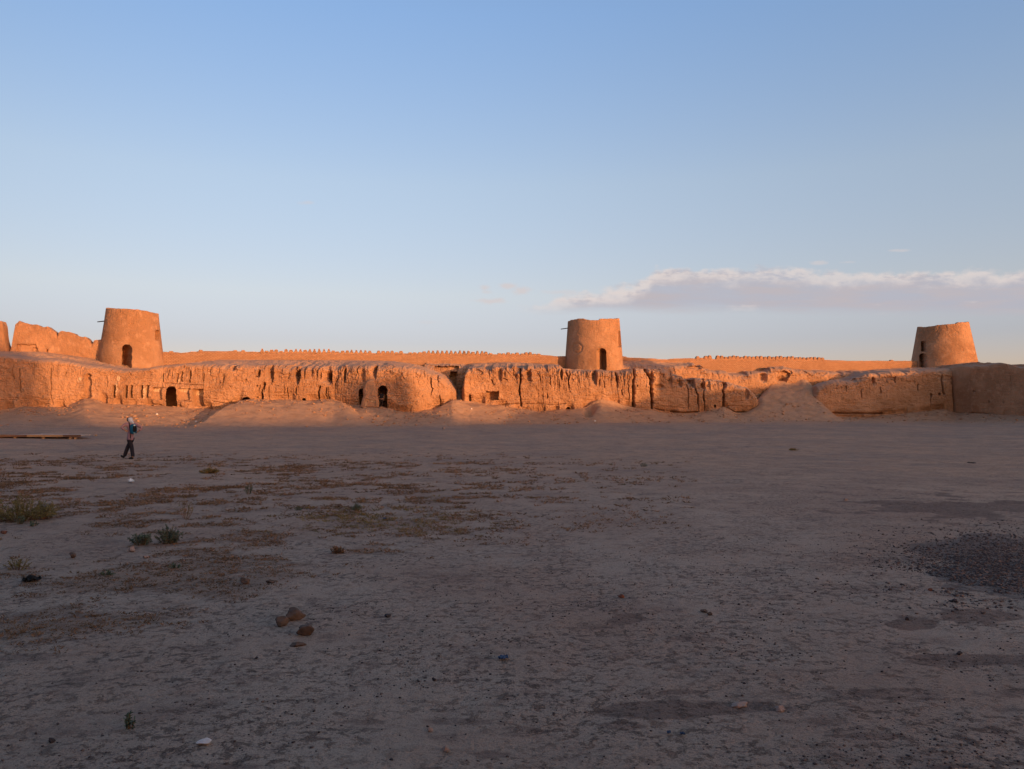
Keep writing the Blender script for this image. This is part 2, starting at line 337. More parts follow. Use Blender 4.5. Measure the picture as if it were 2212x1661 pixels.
def build_ground():
    na = 1100
    px = np.linspace(-420, 2660, na)
    ys = np.concatenate([np.geomspace(2.2, 20, 330)[:-1], np.geomspace(20, 58, 170)[:-1], np.linspace(58, 97, 330), [110, 140, 220, 500, 1500, 4000]])
    PX, Y = np.meshgrid(px, ys)
    X = xpx(PX, Y); Z = G(X, Y)
    soil = np.zeros_like(X); grit = np.zeros_like(X)
    R = rowz(Z, Y)
    def spot(cx, cy, rx, ry, a, arr, ns):
        n = fbm(X * 1.5, Y * 1.5, ns, 5) * 1.05
        e = np.sqrt(((PX - cx) / rx) ** 2 + ((R - cy) / ry) ** 2)
        arr[:] = np.maximum(arr, a * (1 - sst(e + n, 0.75, 1.1)))
    for i, (cx, cy, rx, ry, a) in enumerate(((1363, 1336, 48, 17, .9), (1300, 1350, 70, 12, .5), (1400, 1535, 150, 28, .8), (1560, 1528, 120, 16, .7), (1330, 1568, 75, 14, .7), (1962, 1350, 75, 17, 1.0), (2100, 1330, 70, 16, .7),
            (2080, 1425, 140, 13, .7), (1500, 1188, 140, 10, .4), (2080, 1098, 230, 28, .75), (1500, 1380, 90, 9, .6), (2040, 1655, 120, 14, .9), (560, 1540, 110, 12, .4), (240, 1600, 70, 12, .6), (1000, 1560, 130, 14, .6), (1900, 1500, 110, 12, .6),
            (1060, 1630, 60, 12, .7), (940, 1230, 300, 26, .35), (1480, 1495, 60, 8, .6), (440, 1400, 60, 9, .5), (780, 1560, 60, 12, .6), (1120, 1580, 80, 11, .6), (500, 1655, 130, 12, .6), (60, 1420, 120, 10, .6), (140, 1340, 160, 22, .5),
            (2212, 1500, 120, 16, .5), (1740, 1560, 100, 10, .5), (1860, 1590, 90, 9, .6), (1660, 1290, 60, 7, .5), (1900, 1270, 80, 9, .5), (1640, 1240, 70, 8, .5), (1850, 1210, 80, 8, .5), (120, 968, 260, 12, .35))):
        spot(cx, cy, rx, ry, a, soil, 60 + i)
    spot(2130, 1215, 200, 62, 0.8, grit, 111); spot(1990, 1190, 60, 22, 0.6, grit, 112)
    V = np.stack([X, Y, Z], -1).reshape(-1, 3)
    Q = grid_quads(len(ys), na)[:, ::-1]
    nv = len(V)
    side = np.array([[-900, -900, -0.02], [900, -900, -0.02], [900, 2.0, -0.02], [-900, 2.0, -0.02]], float)
    me = raw_mesh('ground', V, Q[:, ::-1], {'soil': soil, 'grit': grit, 'weed': weed_field(X, Y)[0], 'mud': sst(Y / wallD(np.clip(PX, -600, 3300)) + .04 * fbm(X / 2.5, Y / 2.5, 66, 4), .84, .96)}, True)
    o = link('ground', me, MAT_GROUND); tag(o, 'bare trodden earth floor of the ruined fortress court', None, None, 'structure')
    # the rest of the plain outside the modelled sector lies a little lower
    me2 = raw_mesh('plain', np.array([[-4000, -4000, -0.12], [4000, -4000, -0.12], [4000, 4000, -0.12], [-4000, 4000, -0.12]], float), np.array([[0, 1, 2, 3]]), {'soil': np.zeros(4), 'grit': np.zeros(4), 'weed': np.zeros(4), 'mud': np.zeros(4)})
    o2 = link('plain', me2, MAT_GROUND); tag(o2, 'flat desert plain around the fortress', None, None, 'structure')
build_ground()

# ------------------------------------------------------------------ the eroded mud ramparts
def C1(x, y): return (x * .1823, 640.2 + y * .1823)
def C2(x, y): return (328.7 + x * .16426, 709.4 + y * .16426)
def C3(x, y): return (657.5 + x * .16426, 709.4 + y * .16426)
def C4(x, y): return (986.2 + x * .16426, 657.5 + y * .16426)
def C5(x, y): return (1314.9 + x * .17208, 709.4 + y * .17208)
def C6(x, y): return (1678.3 + x * .2413, 674.8 + y * .2413)

TOP = [(-500, 758), (-60, 764), (0, 766), (60, 773), (110, 776), (182, 787), (262, 798), (300, 796), (330, 789), (362, 786.5), (397, 785), (476, 784.5), (540, 786.5), (600, 787), (692, 789), (730, 787.4), (800, 787), (846, 788), (880, 791), (904, 795),
       (933, 804), (953, 812), (969, 826), (982, 843), (992, 860), (998, 838), (1004, 804), (1008, 796), (1020, 792), (1052, 790.6), (1090, 790), (1150, 789), (1210, 789), (1224, 799), (1343, 800), (1366, 795), (1392, 796), (1439, 795), (1458, 807), (1478, 811), (1494, 813.5),
       (1530, 817), (1561, 821), (1583, 825), (1620, 837), (1634, 850), (1644, 870), (1752, 870), (1762, 852), (1772, 833), (1790, 824), (1818, 820), (1850, 815), (1890, 803), (1960, 799.5), (1990, 799), (2011, 797), (2052, 795.5), (2085, 791), (2115, 789.5), (2149, 788),
       (2175, 782.5), (2195, 786), (2212, 792), (2330, 790), (3200, 760)]
BACK = [(-500, 754), (0, 760), (104, 772), (182, 784), (262, 795.5), (300, 793), (351, 785), (420, 777), (560, 777.5), (722, 778), (830, 780), (880, 787), (904, 793), (933, 803), (953, 811), (969, 825), (988, 850), (998, 838), (1004, 800), (1012, 785), (1100, 782), (1210, 787), (1224, 796), (1343, 797), (1366, 800), (1440, 806), (1600, 836), (1760, 850),
        (1890, 803), (1960, 797), (2052, 793), (2115, 788), (2175, 782), (2212, 789), (3200, 760)]

FEAT = []       # (part name, shape, x0, r0, x1, r1, depth, raggedness, darkness)
def feat(part, shape, a, b, depth, rag=1.0): FEAT.append((part, shape, a[0], a[1], b[0], b[1], depth, rag))
feat('niche', 'arch', C1(990, 915), C1(1085, 1205), 0.38, 2.0)
for x0, x1 in ((1333, 1372), (1480, 1518), (1540, 1574), (1658, 1692), (1722, 1765)): feat('niche', 'rect', C1(x0, 1055), C1(x1, 1200), 0.5, 0.8)
feat('panel', 'rect', C1(1795, 1085), C1(1918, 1225), 0.28, 0.6)
feat('doorway', 'arch', C2(186, 760), C2(318, 1022), 3.2, 0.8)
feat('panel', 'rect', C2(340, 790), C2(497, 940), 0.28, 0.7)
feat('niche', 'rect', C2(525, 795), C2(674, 1022), 0.75, 0.6)
for x0, x1, y0, y1 in ((300, 335, 590, 705), (365, 392, 570, 700), (470, 505, 560, 715), (655, 672, 590, 705), (120, 140, 590, 705)): feat('niche', 'rect', C2(x0, y0), C2(x1, y1), 0.30, 0.9)
feat('burrow', 'ell', C2(1183, 903), C2(1292, 1000), 2.5, 1.6)
feat('burrow', 'ell', C2(1974, 918), C2(2018, 955), 1.5, 1.0)
feat('doorway', 'arch', C3(970, 752), C3(1086, 1062), 3.2, 1.0)
feat('doorway', 'arch', C3(715, 790), C3(790, 1015), 2.5, 1.0)
feat('window', 'rect', C4(392, 1143), C4(556, 1256), 1.1, 1.4)
feat('burrow', 'ell', C4(158, 1180), C4(192, 1285), 0.8, 1.2)
feat('burrow', 'ell', C4(1440, 1345), C4(1502, 1420), 1.2, 1.5)
feat('burrow', 'ell', C5(1322, 955), C5(1354, 995), 1.0, 0.6)
feat('burrow', 'ell', C5(355, 708), C5(372, 732), .6, 0.4); feat('burrow', 'ell', C5(1760, 700), C5(1830, 725), .8, 0.8)
for x, y, r in ((1360, 633, 12), (1230, 670, 9), (1378, 753, 10), (1376, 903, 10), (1030, 763, 7), (1025, 958, 7), (1640, 752, 6)): feat('burrow', 'ell', C2(x - r, y - r * 1.2), C2(x + r, y + r * 1.2), .5, .4)
for x, y, r in ((1580, 858, 14), (1120, 1000, 10), (890, 920, 8)): pass
for x, y in ((1775, 705), (1385, 735), (1450, 730), (2035, 805), (1905, 800)): feat('burrow', 'ell', C6(x - 10, y - 12), C6(x + 10, y + 14), .35, 1.0)

SCOOP = [  # cx, crow, rx left, rx right, r up, r down, depth (m): hollows of fallen vaults near the top, steep on the right
    (*C2(1560, 600), 70, 30, 120, 150, .35), (*C2(1905, 610), 60, 38, 125, 135, 1.3), (*C2(1860, 560), 30, 14, 70, 110, .5), (*C2(1050, 510), 45, 28, 30, 50, .8), (*C2(490, 600), 24, 12, 50, 70, .35), (*C2(395, 490), 24, 12, 24, 40, .35),
    (*C3(290, 620), 110, 70, 150, 130, .5), (*C3(325, 640), 40, 34, 110, 110, 1.1), (*C3(200, 620), 18, 10, 60, 60, .5), (*C3(915, 520), 40, 25, 25, 30, .4),
    (*C5(900, 690), 60, 40, 70, 60, .5), (*C5(650, 730), 120, 60, 40, 50, .35), (*C5(1200, 720), 50, 30, 60, 60, .6), (*C5(1470, 700), 30, 18, 60, 60, .5), (*C5(540, 640), 14, 30, 150, 60, .5),
    (*C6(880, 600), 30, 30, 40, 90, .6), (*C6(730, 590), 30, 26, 40, 50, .5)]
_r = random.Random(5)
for _i in range(20):
    _c = _r.uniform(480, 965) if _i < 8 else _r.uniform(1025, 1630)
    SCOOP.append((_c, ip(_c, TOP) + _r.uniform(8, 24), _r.uniform(25, 75), _r.uniform(14, 34), _r.uniform(60, 120), _r.uniform(60, 170), _r.uniform(.25, .85)))
CRACK = [  # polyline, half width (px), depth (m)
    ([C5(330, 500), C5(312, 700), C5(314, 1005)], 1.9, 1.0), ([C5(470, 520), C5(530, 640), C5(535, 800), C5(550, 1000)], 2.3, 1.0), ([C5(1095, 720), C5(1115, 830), C5(1128, 1040)], 1.1, .6), ([C5(1212, 740), C5(1196, 850), C5(1210, 1045)], 1.0, .6),
    ([C5(1500, 680), C5(1448, 770), C5(1455, 1000)], 1.6, .9), ([C5(1000, 690), C5(998, 860), C5(1003, 1010)], .7, .4), ([C5(95, 540), C5(112, 740)], 1.1, .5), ([C5(240, 580), C5(262, 990)], .6, .3), ([C5(170, 770), C5(172, 830)], 1.0, .4),
    ([C4(420, 820), C4(425, 940)], 1.0, .5), ([C4(840, 830), C4(840, 1000), C4(826, 1120), C4(850, 1330)], 1.3, .7), ([C4(630, 830), C4(680, 900), C4(740, 970), C4(800, 1050)], .8, .2), ([C4(720, 830), C4(790, 920), C4(830, 990)], .8, .2), ([C4(1440, 870), C4(1470, 960), C4(1492, 1150)], 1.0, .6),
    ([C4(1500, 870), C4(1472, 1050)], .8, .4), ([C4(2110, 880), C4(2118, 1100)], 1.1, .6), ([C4(1050, 880), C4(1100, 960), C4(1120, 1120)], .8, .22), ([C4(1720, 880), C4(1735, 960)], .9, .4), ([C4(1880, 980), C4(1882, 1080)], .8, .35), ([C4(1940, 1010), C4(1944, 1090)], .7, .3),
    ([C4(1355, 1000), C4(1350, 1120)], .7, .3), ([C4(1230, 930), C4(1240, 1090)], .8, .35), ([C4(450, 990), C4(495, 1060)], .8, .4), ([C4(1135, 1170), C4(1140, 1290)], .6, .3), ([C4(1200, 1180), C4(1190, 1240)], .7, .3),
    ([C2(1465, 720), C2(1440, 850), C2(1437, 960)], 1.7, .8), ([C2(1490, 720), C2(1460, 830)], .9, .5), ([C2(1415, 740), C2(1400, 850)], .7, .4), ([C2(1530, 750), C2(1528, 940)], .6, .35), ([C2(1768, 770), C2(1770, 920)], .9, .5), ([C2(1725, 750), C2(1722, 880)], .6, .3),
    ([C2(1890, 770), C2(1883, 880)], 1.1, .5), ([C2(1560, 620), C2(1556, 740)], .9, .5), ([C2(930, 590), C2(925, 780)], .9, .4), ([C2(750, 460), C2(755, 540)], .8, .4), ([C2(200, 545), C2(192, 660)], 1.0, .45), ([C2(380, 560), C2(372, 690)], 1.2, .5), ([C2(250, 560), C2(245, 660)], .7, .3),
    ([C2(1845, 560), C2(1843, 660)], 1.0, .5), ([C2(1785, 580), C2(1780, 660)], .6, .3), ([C2(2200, 760), C2(2185, 830), C2(2175, 950)], 1.3, .7), ([C2(1435, 480), C2(1460, 530)], .7, .4), ([C2(2130, 520), C2(2175, 660)], .7, .35),
    ([C3(185, 750), C3(190, 830), C3(175, 950)], 1.2, .6), ([C3(282, 770), C3(278, 950)], 1.1, .5), ([C3(315, 770), C3(312, 930)], .8, .4), ([C3(450, 610), C3(410, 700), C3(395, 800)], .7, .4), ([C3(1650, 620), C3(1665, 740), C3(1680, 800), C3(1660, 900)], 1.2, .5), ([C3(1780, 870), C3(1785, 1030)], 1.0, .5),
    ([C3(690, 500), C3(692, 590)], .6, .3), ([C3(1290, 630), C3(1310, 660)], .8, .3), ([C3(1560, 560), C3(1580, 640)], .7, .3), ([C3(1740, 620), C3(1760, 700)], .8, .3), ([C3(345, 560), C3(355, 760)], 1.0, .6), ([C3(500, 500), C3(480, 560)], .6, .3),
    ([C1(580, 820), C1(590, 920), C1(600, 1080), C1(612, 1280)], 1.1, .45), ([C1(205, 850), C1(225, 1000), C1(235, 1200)], .9, .4), ([C1(385, 780), C1(380, 880)], .6, .25), ([C1(760, 900), C1(765, 950)], .9, .3), ([C1(1250, 940), C1(1280, 1090)], .8, .3), ([C1(130, 800), C1(140, 1030)], .7, .3),
    ([C6(1490, 560), C6(1485, 640), C6(1492, 735)], 1.3, .7), ([C6(1590, 590), C6(1580, 700), C6(1592, 890)], 1.6, .8), ([C6(940, 670), C6(945, 720)], 1.1, .4), ([C6(765, 690), C6(768, 780)], .8, .3), ([C6(1275, 640), C6(1270, 720)], .9, .3), ([C6(630, 650), C6(632, 710)], .7, .3), ([C6(2110, 560), C6(2115, 700)], .8, .3),
    ([C6(1070, 570), C6(1068, 640)], .8, .3), ([C6(1380, 720), C6(1378, 850)], .8, .3)]
CRACK += [([C2(150, 718), C2(420, 735), C2(672, 745)], .9, .16), ([C2(0, 775), C2(180, 780)], .7, .2), ([C2(330, 945), C2(520, 958)], .8, .22), ([C2(0, 990), C2(120, 1005)], .7, .2), ([C2(800, 960), C2(980, 985)], .8, .2), ([C1(1790, 1275), C1(1930, 1295)], .7, .2),
    ([C4(560, 1325), C4(700, 1305), C4(860, 1300)], .8, .22), ([C4(900, 1300), C4(1300, 1320), C4(1440, 1300)], .8, .2), ([C4(1640, 1040), C4(1720, 1110), C4(1810, 1145)], .8, .07), ([C4(930, 990), C4(985, 1010)], 1.0, .2), ([C4(600, 970), C4(660, 995)], 1.0, .3),
    ([C6(480, 900), C6(640, 905), C6(960, 905)], 1.6, .45), ([C6(1600, 905), C6(1800, 900), C6(2000, 920)], 1.5, .4), ([C5(790, 1040), C5(940, 1060), C5(1110, 1050)], 1.5, .5), ([C5(1500, 1010), C5(1600, 1050), C5(1840, 1050)], 1.2, .4), ([C5(570, 1000), C5(700, 1030)], 1.2, .35)]
PALE = [(*C1(925, 985), 5, 5), (*C1(1400, 970), 4, 6), (*C1(1380, 1080), 3, 14), (*C1(1700, 1130), 6, 16), (*C1(1850, 1110), 11, 4), (*C2(60, 810), 11, 4), (*C2(420, 810), 14, 5), (*C2(600, 850), 12, 9), (*C2(495, 660), 2, 12), (*C2(340, 690), 2.5, 5), (*C2(740, 583), 8, 1.2), (*C2(815, 690), 2, 3), (*C2(125, 660), 1.5, 8)]

def seg_dist(px, row, poly):
    best = np.full(px.shape, 1e9)
    for (ax, ay), (bx, by) in zip(poly[:-1], poly[1:]):
        vx, vy = bx - ax, by - ay; l2 = vx * vx + vy * vy + 1e-9
        t = np.clip(((px - ax) * vx + (row - ay) * vy) / l2, 0, 1)
        taper = 1
        best = np.minimum(best, np.hypot(px - (ax + t * vx), row - (ay + t * vy)))
    return best

FLUTE = [(-300, .12), (330, .16), (400, .42), (470, .30), (560, .40), (640, .6), (770, .55), (800, .22), (880, .4), (990, .6), (1015, .8), (1200, .85), (1340, .75), (1420, .45), (1640, .40), (1760, .3), (1900, .3), (2060, .15), (2300, .1)]
def rampart(name, label, cat, x0, x1, mat, group=None, step=0.75, nface=120, nroof=26, top=TOP, back=BACK, dpt=D_PTS, depth_back=6.0, use_feat=True, flute=1.0, seed=0, endl=0.0, endr=0.0, base_rows=None, roofy=1.3):
    px = np.arange(x0, x1 + step * 0.5, step)
    D = ip(px, dpt)
    if endl: D = D + endl * (1 - sst(px, x0, x0 + 14)) ** 2
    if endr: D = D + endr * sst(px, x1 - 14, x1) ** 2
    trow = ip(px, top) + 1.7 * fbm(px / 22, px * 0, 71 + seed, 5) * ip(px, [(0, .6), (400, .8), (1000, 1.2), (1780, 1.2), (1800, 2.2), (1900, 2.0), (1960, .8), (2212, .4)])
    trow = trow + 5.5 * sst(fbm(px / 24, px * 0, 73 + seed, 3), .12, .5) * ip(px, [(440, 0), (500, .8), (720, .8), (760, .2), (960, .3), (1020, 1), (1210, 1), (1225, 0), (1345, 0), (1360, 1), (1640, 1), (1760, .8), (1960, .6), (2060, 0)])
    zt = zrow(trow, D + roofy * 0.8)
    zb = (zrow(ip(px, B_PTS), D) if base_rows is None else zrow(ip(px, base_rows), D)) - 1.0
    zg = zb + 1.0
    X = xpx(px, D)
    H = zt - zb
    v = np.linspace(0, 1, nface)[:, None]
    split = 0.80
    lin = np.clip(v / split, 0, 1); ang = np.clip((v - split) / (1 - split), 0, 1) * (math.pi / 2)
    rz = np.minimum(ip(px, [(0, .42), (400, .45), (560, .75), (2040, .75), (2120, .45)]), 0.22 * H)[None]
    Z = np.where(v <= split, zb[None] + (H[None] - rz) * lin, zt[None] - rz * (1 - np.sin(ang)))
    batter = 0.06 * (Z - zg[None])
    Y = D[None] + batter + np.where(v <= split, 0, roofy * (1 - np.cos(ang)))
    PX = np.broadcast_to(px[None], Z.shape); ROW = rowz(Z, Y)
    faceW = 1 - sst(v, 0.93, 1.0)
    # erosion: metres pushed into the wall
    hz = np.clip((Z - zg[None]) / np.maximum((zt - zg)[None], 0.5), 0, 1.2)
    dep = 0.30 * fbm(PX / 55, ROW / 60, 1 + seed, 3)
    flute = flute * ip(PX, FLUTE)
    g1 = 1 - np.abs(fbm(PX / 17 + 0.35 * fbm(PX / 30, ROW / 25, 4, 2), ROW / 130, 2 + seed, 3)); dep = dep + flute * 0.62 * np.clip(g1 - 0.80, 0, 1) / 0.2 * (0.12 + 0.5 * sst(hz, 0.45, 1.0)) * (0.35 + 0.65 * sst(vn(PX / 45, PX * 0, 9 + seed), .35, .65))
    g2 = 1 - np.abs(fbm(PX / 5.2, ROW / 48, 3 + seed, 3)); dep = dep + flute * 0.22 * np.clip(g2 - 0.80, 0, 1) / 0.2 * (0.25 + 0.75 * sst(hz, 0.35, 0.95)) * (0.2 + 0.8 * sst(fbm(PX / 40, ROW / 40, 14 + seed, 2), -.25, .35))
    dep = dep + 0.085 * fbm(PX / 8, ROW / 8, 6 + seed, 4) + 0.045 * fbm(PX / 2.4, ROW / 2.2, 7 + seed, 2)
    lump = np.abs(fbm(PX / 15 + .6 * fbm(PX / 9, ROW / 9, 16 + seed, 2), ROW / 13, 17 + seed, 4)); dep = dep + 0.34 * (0.28 - lump) * (0.3 + .7 * sst(hz, .35, .85)) * (0.25 + .75 * flute ** .5) * ip(PX, [(-300, .3), (350, .35), (600, .7), (1000, 1.1), (1700, 1.1), (1900, .9), (2100, .35)])
    chunk = sst(fbm(PX / 21, ROW / 12, 18 + seed, 4), .20, .27); dep = dep + 0.16 * chunk * sst(hz, .55, .85) * ip(PX, [(-300, .2), (450, .4), (1000, 1), (2060, 1), (2100, .3)])
    crs = vn(ROW / 2.7 + .5 * fbm(PX / 28, ROW / 28, 19 + seed, 2), PX / 16, 20 + seed); dep = dep + 0.038 * sst(crs, .58, .80)
    # bands of worn courses low on the face, and the salt-eaten hollow at the foot
    low = 1 - sst(Z - zg[None], 0.15, 0.75 + 0.5 * vn(PX / 20, PX * 0, 11 + seed))
    dep = dep + 0.40 * low * (0.25 + 0.9 * sst(vn(PX / 16, PX * 0, 12 + seed), 0.35, 0.7))
    ledge = sst(fbm(PX / 26, ROW / 3.2, 13 + seed, 3), 0.22, 0.42); dep = dep + 0.12 * ledge * (1 - sst(hz, 0.1, 0.55)) * 0.6
    pid = np.zeros(Z.shape, int); names = [None]; pale = np.zeros(Z.shape)
    if use_feat:
        for poly, wd, dp in CRACK:
            xs = [p[0] for p in poly]
            if max(xs) < x0 - 5 or min(xs) > x1 + 5: continue
            jx = PX + 1.7 * fbm(ROW / 6, PX * 0, int(xs[0]), 3)
            dd = seg_dist(jx, ROW, poly); wv = wd * (0.65 + 0.7 * vn(ROW / 5, PX * 0, int(xs[0]) + 3))
            rs_ = [p[1] for p in poly]; tp_ = (ROW - min(rs_)) / max(max(rs_) - min(rs_), 4)
            tap = 1.0 if dp >= .7 or max(rs_) - min(rs_) < 14 else np.clip(sst(tp_, -.05, .2), .0, 1) * (1 - .8 * sst(tp_, .45, 1.05))
            dep = dep + dp * tap * np.exp(-(dd / wv) ** 2) * faceW
        for cx, cy, rl, rr, ru, rd, dp in SCOOP:
            if cx < x0 - 30 or cx > x1 + 30: continue
            sc_ = .165
            ex = np.where(PX < cx, (PX - cx) / (rl * sc_), (PX - cx) / (rr * sc_)); ey = np.where(ROW < cy, (ROW - cy) / (ru * sc_), (ROW - cy) / (rd * sc_))
            e = np.sqrt(ex ** 2 + ey ** 2) + 0.18 * fbm(PX / 6, ROW / 6, int(cx), 3)
            dep = dep + dp * (1 - sst(e, 0.35, 1.05)) * faceW
        for cx, cy, rx, ry in PALE:
            pale = np.maximum(pale, 1 - sst(np.hypot((PX - cx) / rx, (ROW - cy) / ry), 0.6, 1.2))
        for part, shape, ax, ay, bx, by, dp, rag in FEAT:
            if bx < x0 or ax > x1: continue
            qx = PX + rag * fbm(PX / 5, ROW / 5, int(ax * 7), 3); qy = ROW + rag * fbm(PX / 5 + 40, ROW / 5, int(ax * 7) + 1, 3)
            cx, cy, hw, hh = (ax + bx) / 2, (ay + by) / 2, (bx - ax) / 2, (by - ay) / 2
            if shape == 'rect': mk = (np.abs(qx - cx) < hw) & (qy > ay) & (qy < by)
            elif shape == 'ell': mk = ((qx - cx) / hw) ** 2 + ((qy - cy) / hh) ** 2 < 1
            else:
                rise = hw * 0.95
                mk = (np.abs(qx - cx) < hw) & (qy < by) & (qy > ay + rise - rise * np.sqrt(np.clip(1 - ((qx - cx) / hw) ** 2, 0, 1)))
            mk = mk & (v < 0.97)
            dep = np.where(mk, dep * 0.4 + dp, dep)
            names.append((part, dp)); pid[mk] = len(names) - 1
    Yd = Y + dep * faceW + 0.25 * dep * (1 - faceW)
    splay = np.zeros(Z.shape)
    if use_feat:
        for i, nm in enumerate(names):
            if nm and nm[1] >= 1.5:
                mk = pid == i; xm = X[None] + 0 * Z; xc = (xm[mk].min() + xm[mk].max()) / 2 if mk.any() else 0; splay = np.where(mk, X[None] * (Yd / Y - 1) + (xm - xc) * 0.9, splay)
    # roof rows run back and up to the parapet behind
    r = np.linspace(0, 1, nroof + 1)[1:, None]
    yb = D + depth_back; zback = zrow(ip(px, back), yb) if back is not None else zt - 0.4
    yr0 = Y[-1] + 0.25 * dep[-1]
    Yr = yr0[None] + (yb - yr0)[None] * r; Zr = zt[None] + (zback - zt)[None] * r ** 1.15 + 0.16 * fbm(PX[:1] / 12, r * 9, 15 + seed, 3) * np.sin(np.pi * np.clip(r, 0, 1)) ** 0.5
    VX = np.concatenate([X[None] + splay, np.broadcast_to(X[None], Yr.shape)]); VY = np.concatenate([Yd, Yr]); VZ = np.concatenate([Z, Zr])
    # close the back
    VX = np.concatenate([VX, X[None], X[None]]); VY = np.concatenate([VY, yb[None] + .3, yb[None] + .3]); VZ = np.concatenate([VZ, (zback - .5)[None], zb[None]])
    nr, nc = VX.shape
    V = np.stack([VX, VY, VZ], -1).reshape(-1, 3); Q = grid_quads(nr, nc)
    pal = np.zeros((nr, nc)); pal[:nface] = pale
    P = np.zeros((nr, nc), int); P[:nface] = pid
    cell = np.max(np.stack([P[:-1, :-1], P[:-1, 1:], P[1:, 1:], P[1:, :-1]]), 0).reshape(-1)
    at_ = {'pale': pal.reshape(-1)}
    root = link(name, submesh(name, V, Q, at_, cell == 0, False), mat); tag(root, label, cat, group)
    for i, nm in enumerate(names):
        if nm is None or not (cell == i).any(): continue
        part, dp = nm
        k_ = cell == i
        me = submesh(part, V, Q, at_, k_, False)
        link(part, me, mat, root)
    return root

rampart('ruined_rampart', 'mud rampart with rows of niches and a black arched doorway, below the leftmost tower', 'rampart', -300, 455, MAT_MUD)
rampart('ruined_rampart', 'furrowed mud rampart between niche-lined facade and domed room, earth heaped against its foot', 'rampart', 455, 722, MAT_MUD)
rampart('domed_room', 'rounded mud-covered room with a tall doorway where a person in black stands', 'ruin', 722, 992, MAT_MUD, endr=5)
rampart('ruined_rampart', 'long furrowed mud rampart carrying the middle tower, with a square window hole', 'rampart', 992, 1646, MAT_MUD, endl=4, endr=5)
rampart('ruined_rampart', 'shaded rounded mud rampart carrying the tower with a window above its door', 'rampart', 1752, 2062, MAT_MUD, endl=4)
rampart('ruined_rampart', 'dark shaded mud rampart turning towards the viewer at the right edge', 'rampart', 2062, 2420, MAT_MUD)

# upper terraces behind the front line
TD = [(900, 79), (1040, 81), (1340, 84.5), (1480, 87), (1545, 88.5), (1760, 92), (1990, 96)]
TT = [(920, 786), (960, 786), (1030, 787), (1040, 784), (1340, 785), (1370, 786.5), (1450, 788), (1470, 788), (1487, 786), (1500, 783.5), (1515, 786), (1527, 794), (1545, 801), (1600, 801), (1660, 801), (1668, 792), (1700, 790.5), (1720, 797), (1760, 800), (1860, 801), (1960, 797), (1990, 797)]
TB = [(900, 850), (1480, 850), (1545, 852), (1660, 856), (1760, 856), (1990, 850)]
BK2 = [(900, 783), (1040, 784), (1340, 781), (1400, 777), (1450, 781), (1500, 783), (1545, 801), (1990, 797)]
FEAT.clear(); CRACK.clear(); SCOOP.clear(); PALE.clear()
feat('hollow', 'rect', C3(1700, 492), C3(2020, 620), 0.9, 2.0); feat('niche', 'rect', C3(1905, 560), C3(1995, 750), 2.0, 1.5)
feat('hollow', 'ell', C6(20, 525), C6(130, 590), 0.5, 3.0); feat('hollow', 'ell', C5(1000, 470), C5(1230, 500), 0.5, 3.0)
SCOOP += [(*C6(60, 600), 100, 60, 60, 60, 1.0), (*C5(1950, 600), 60, 60, 50, 90, .7)]
rampart('earth_terrace', 'upper broken mud terrace behind the middle rampart, below the crenellated brick wall', 'terrace', 915, 1064, MAT_MUD, seed=5, top=TT, back=BK2, dpt=TD, depth_back=3.5, nroof=12, base_rows=TB, step=0.9, nface=80)
rampart('earth_terrace', 'upper broken mud terrace right of the middle tower, above the sloping rubble gap', 'terrace', 1330, 1990, MAT_MUD, seed=7, top=TT, back=BK2, dpt=TD, depth_back=3.2, nroof=14, base_rows=TB, step=0.9, nface=90)

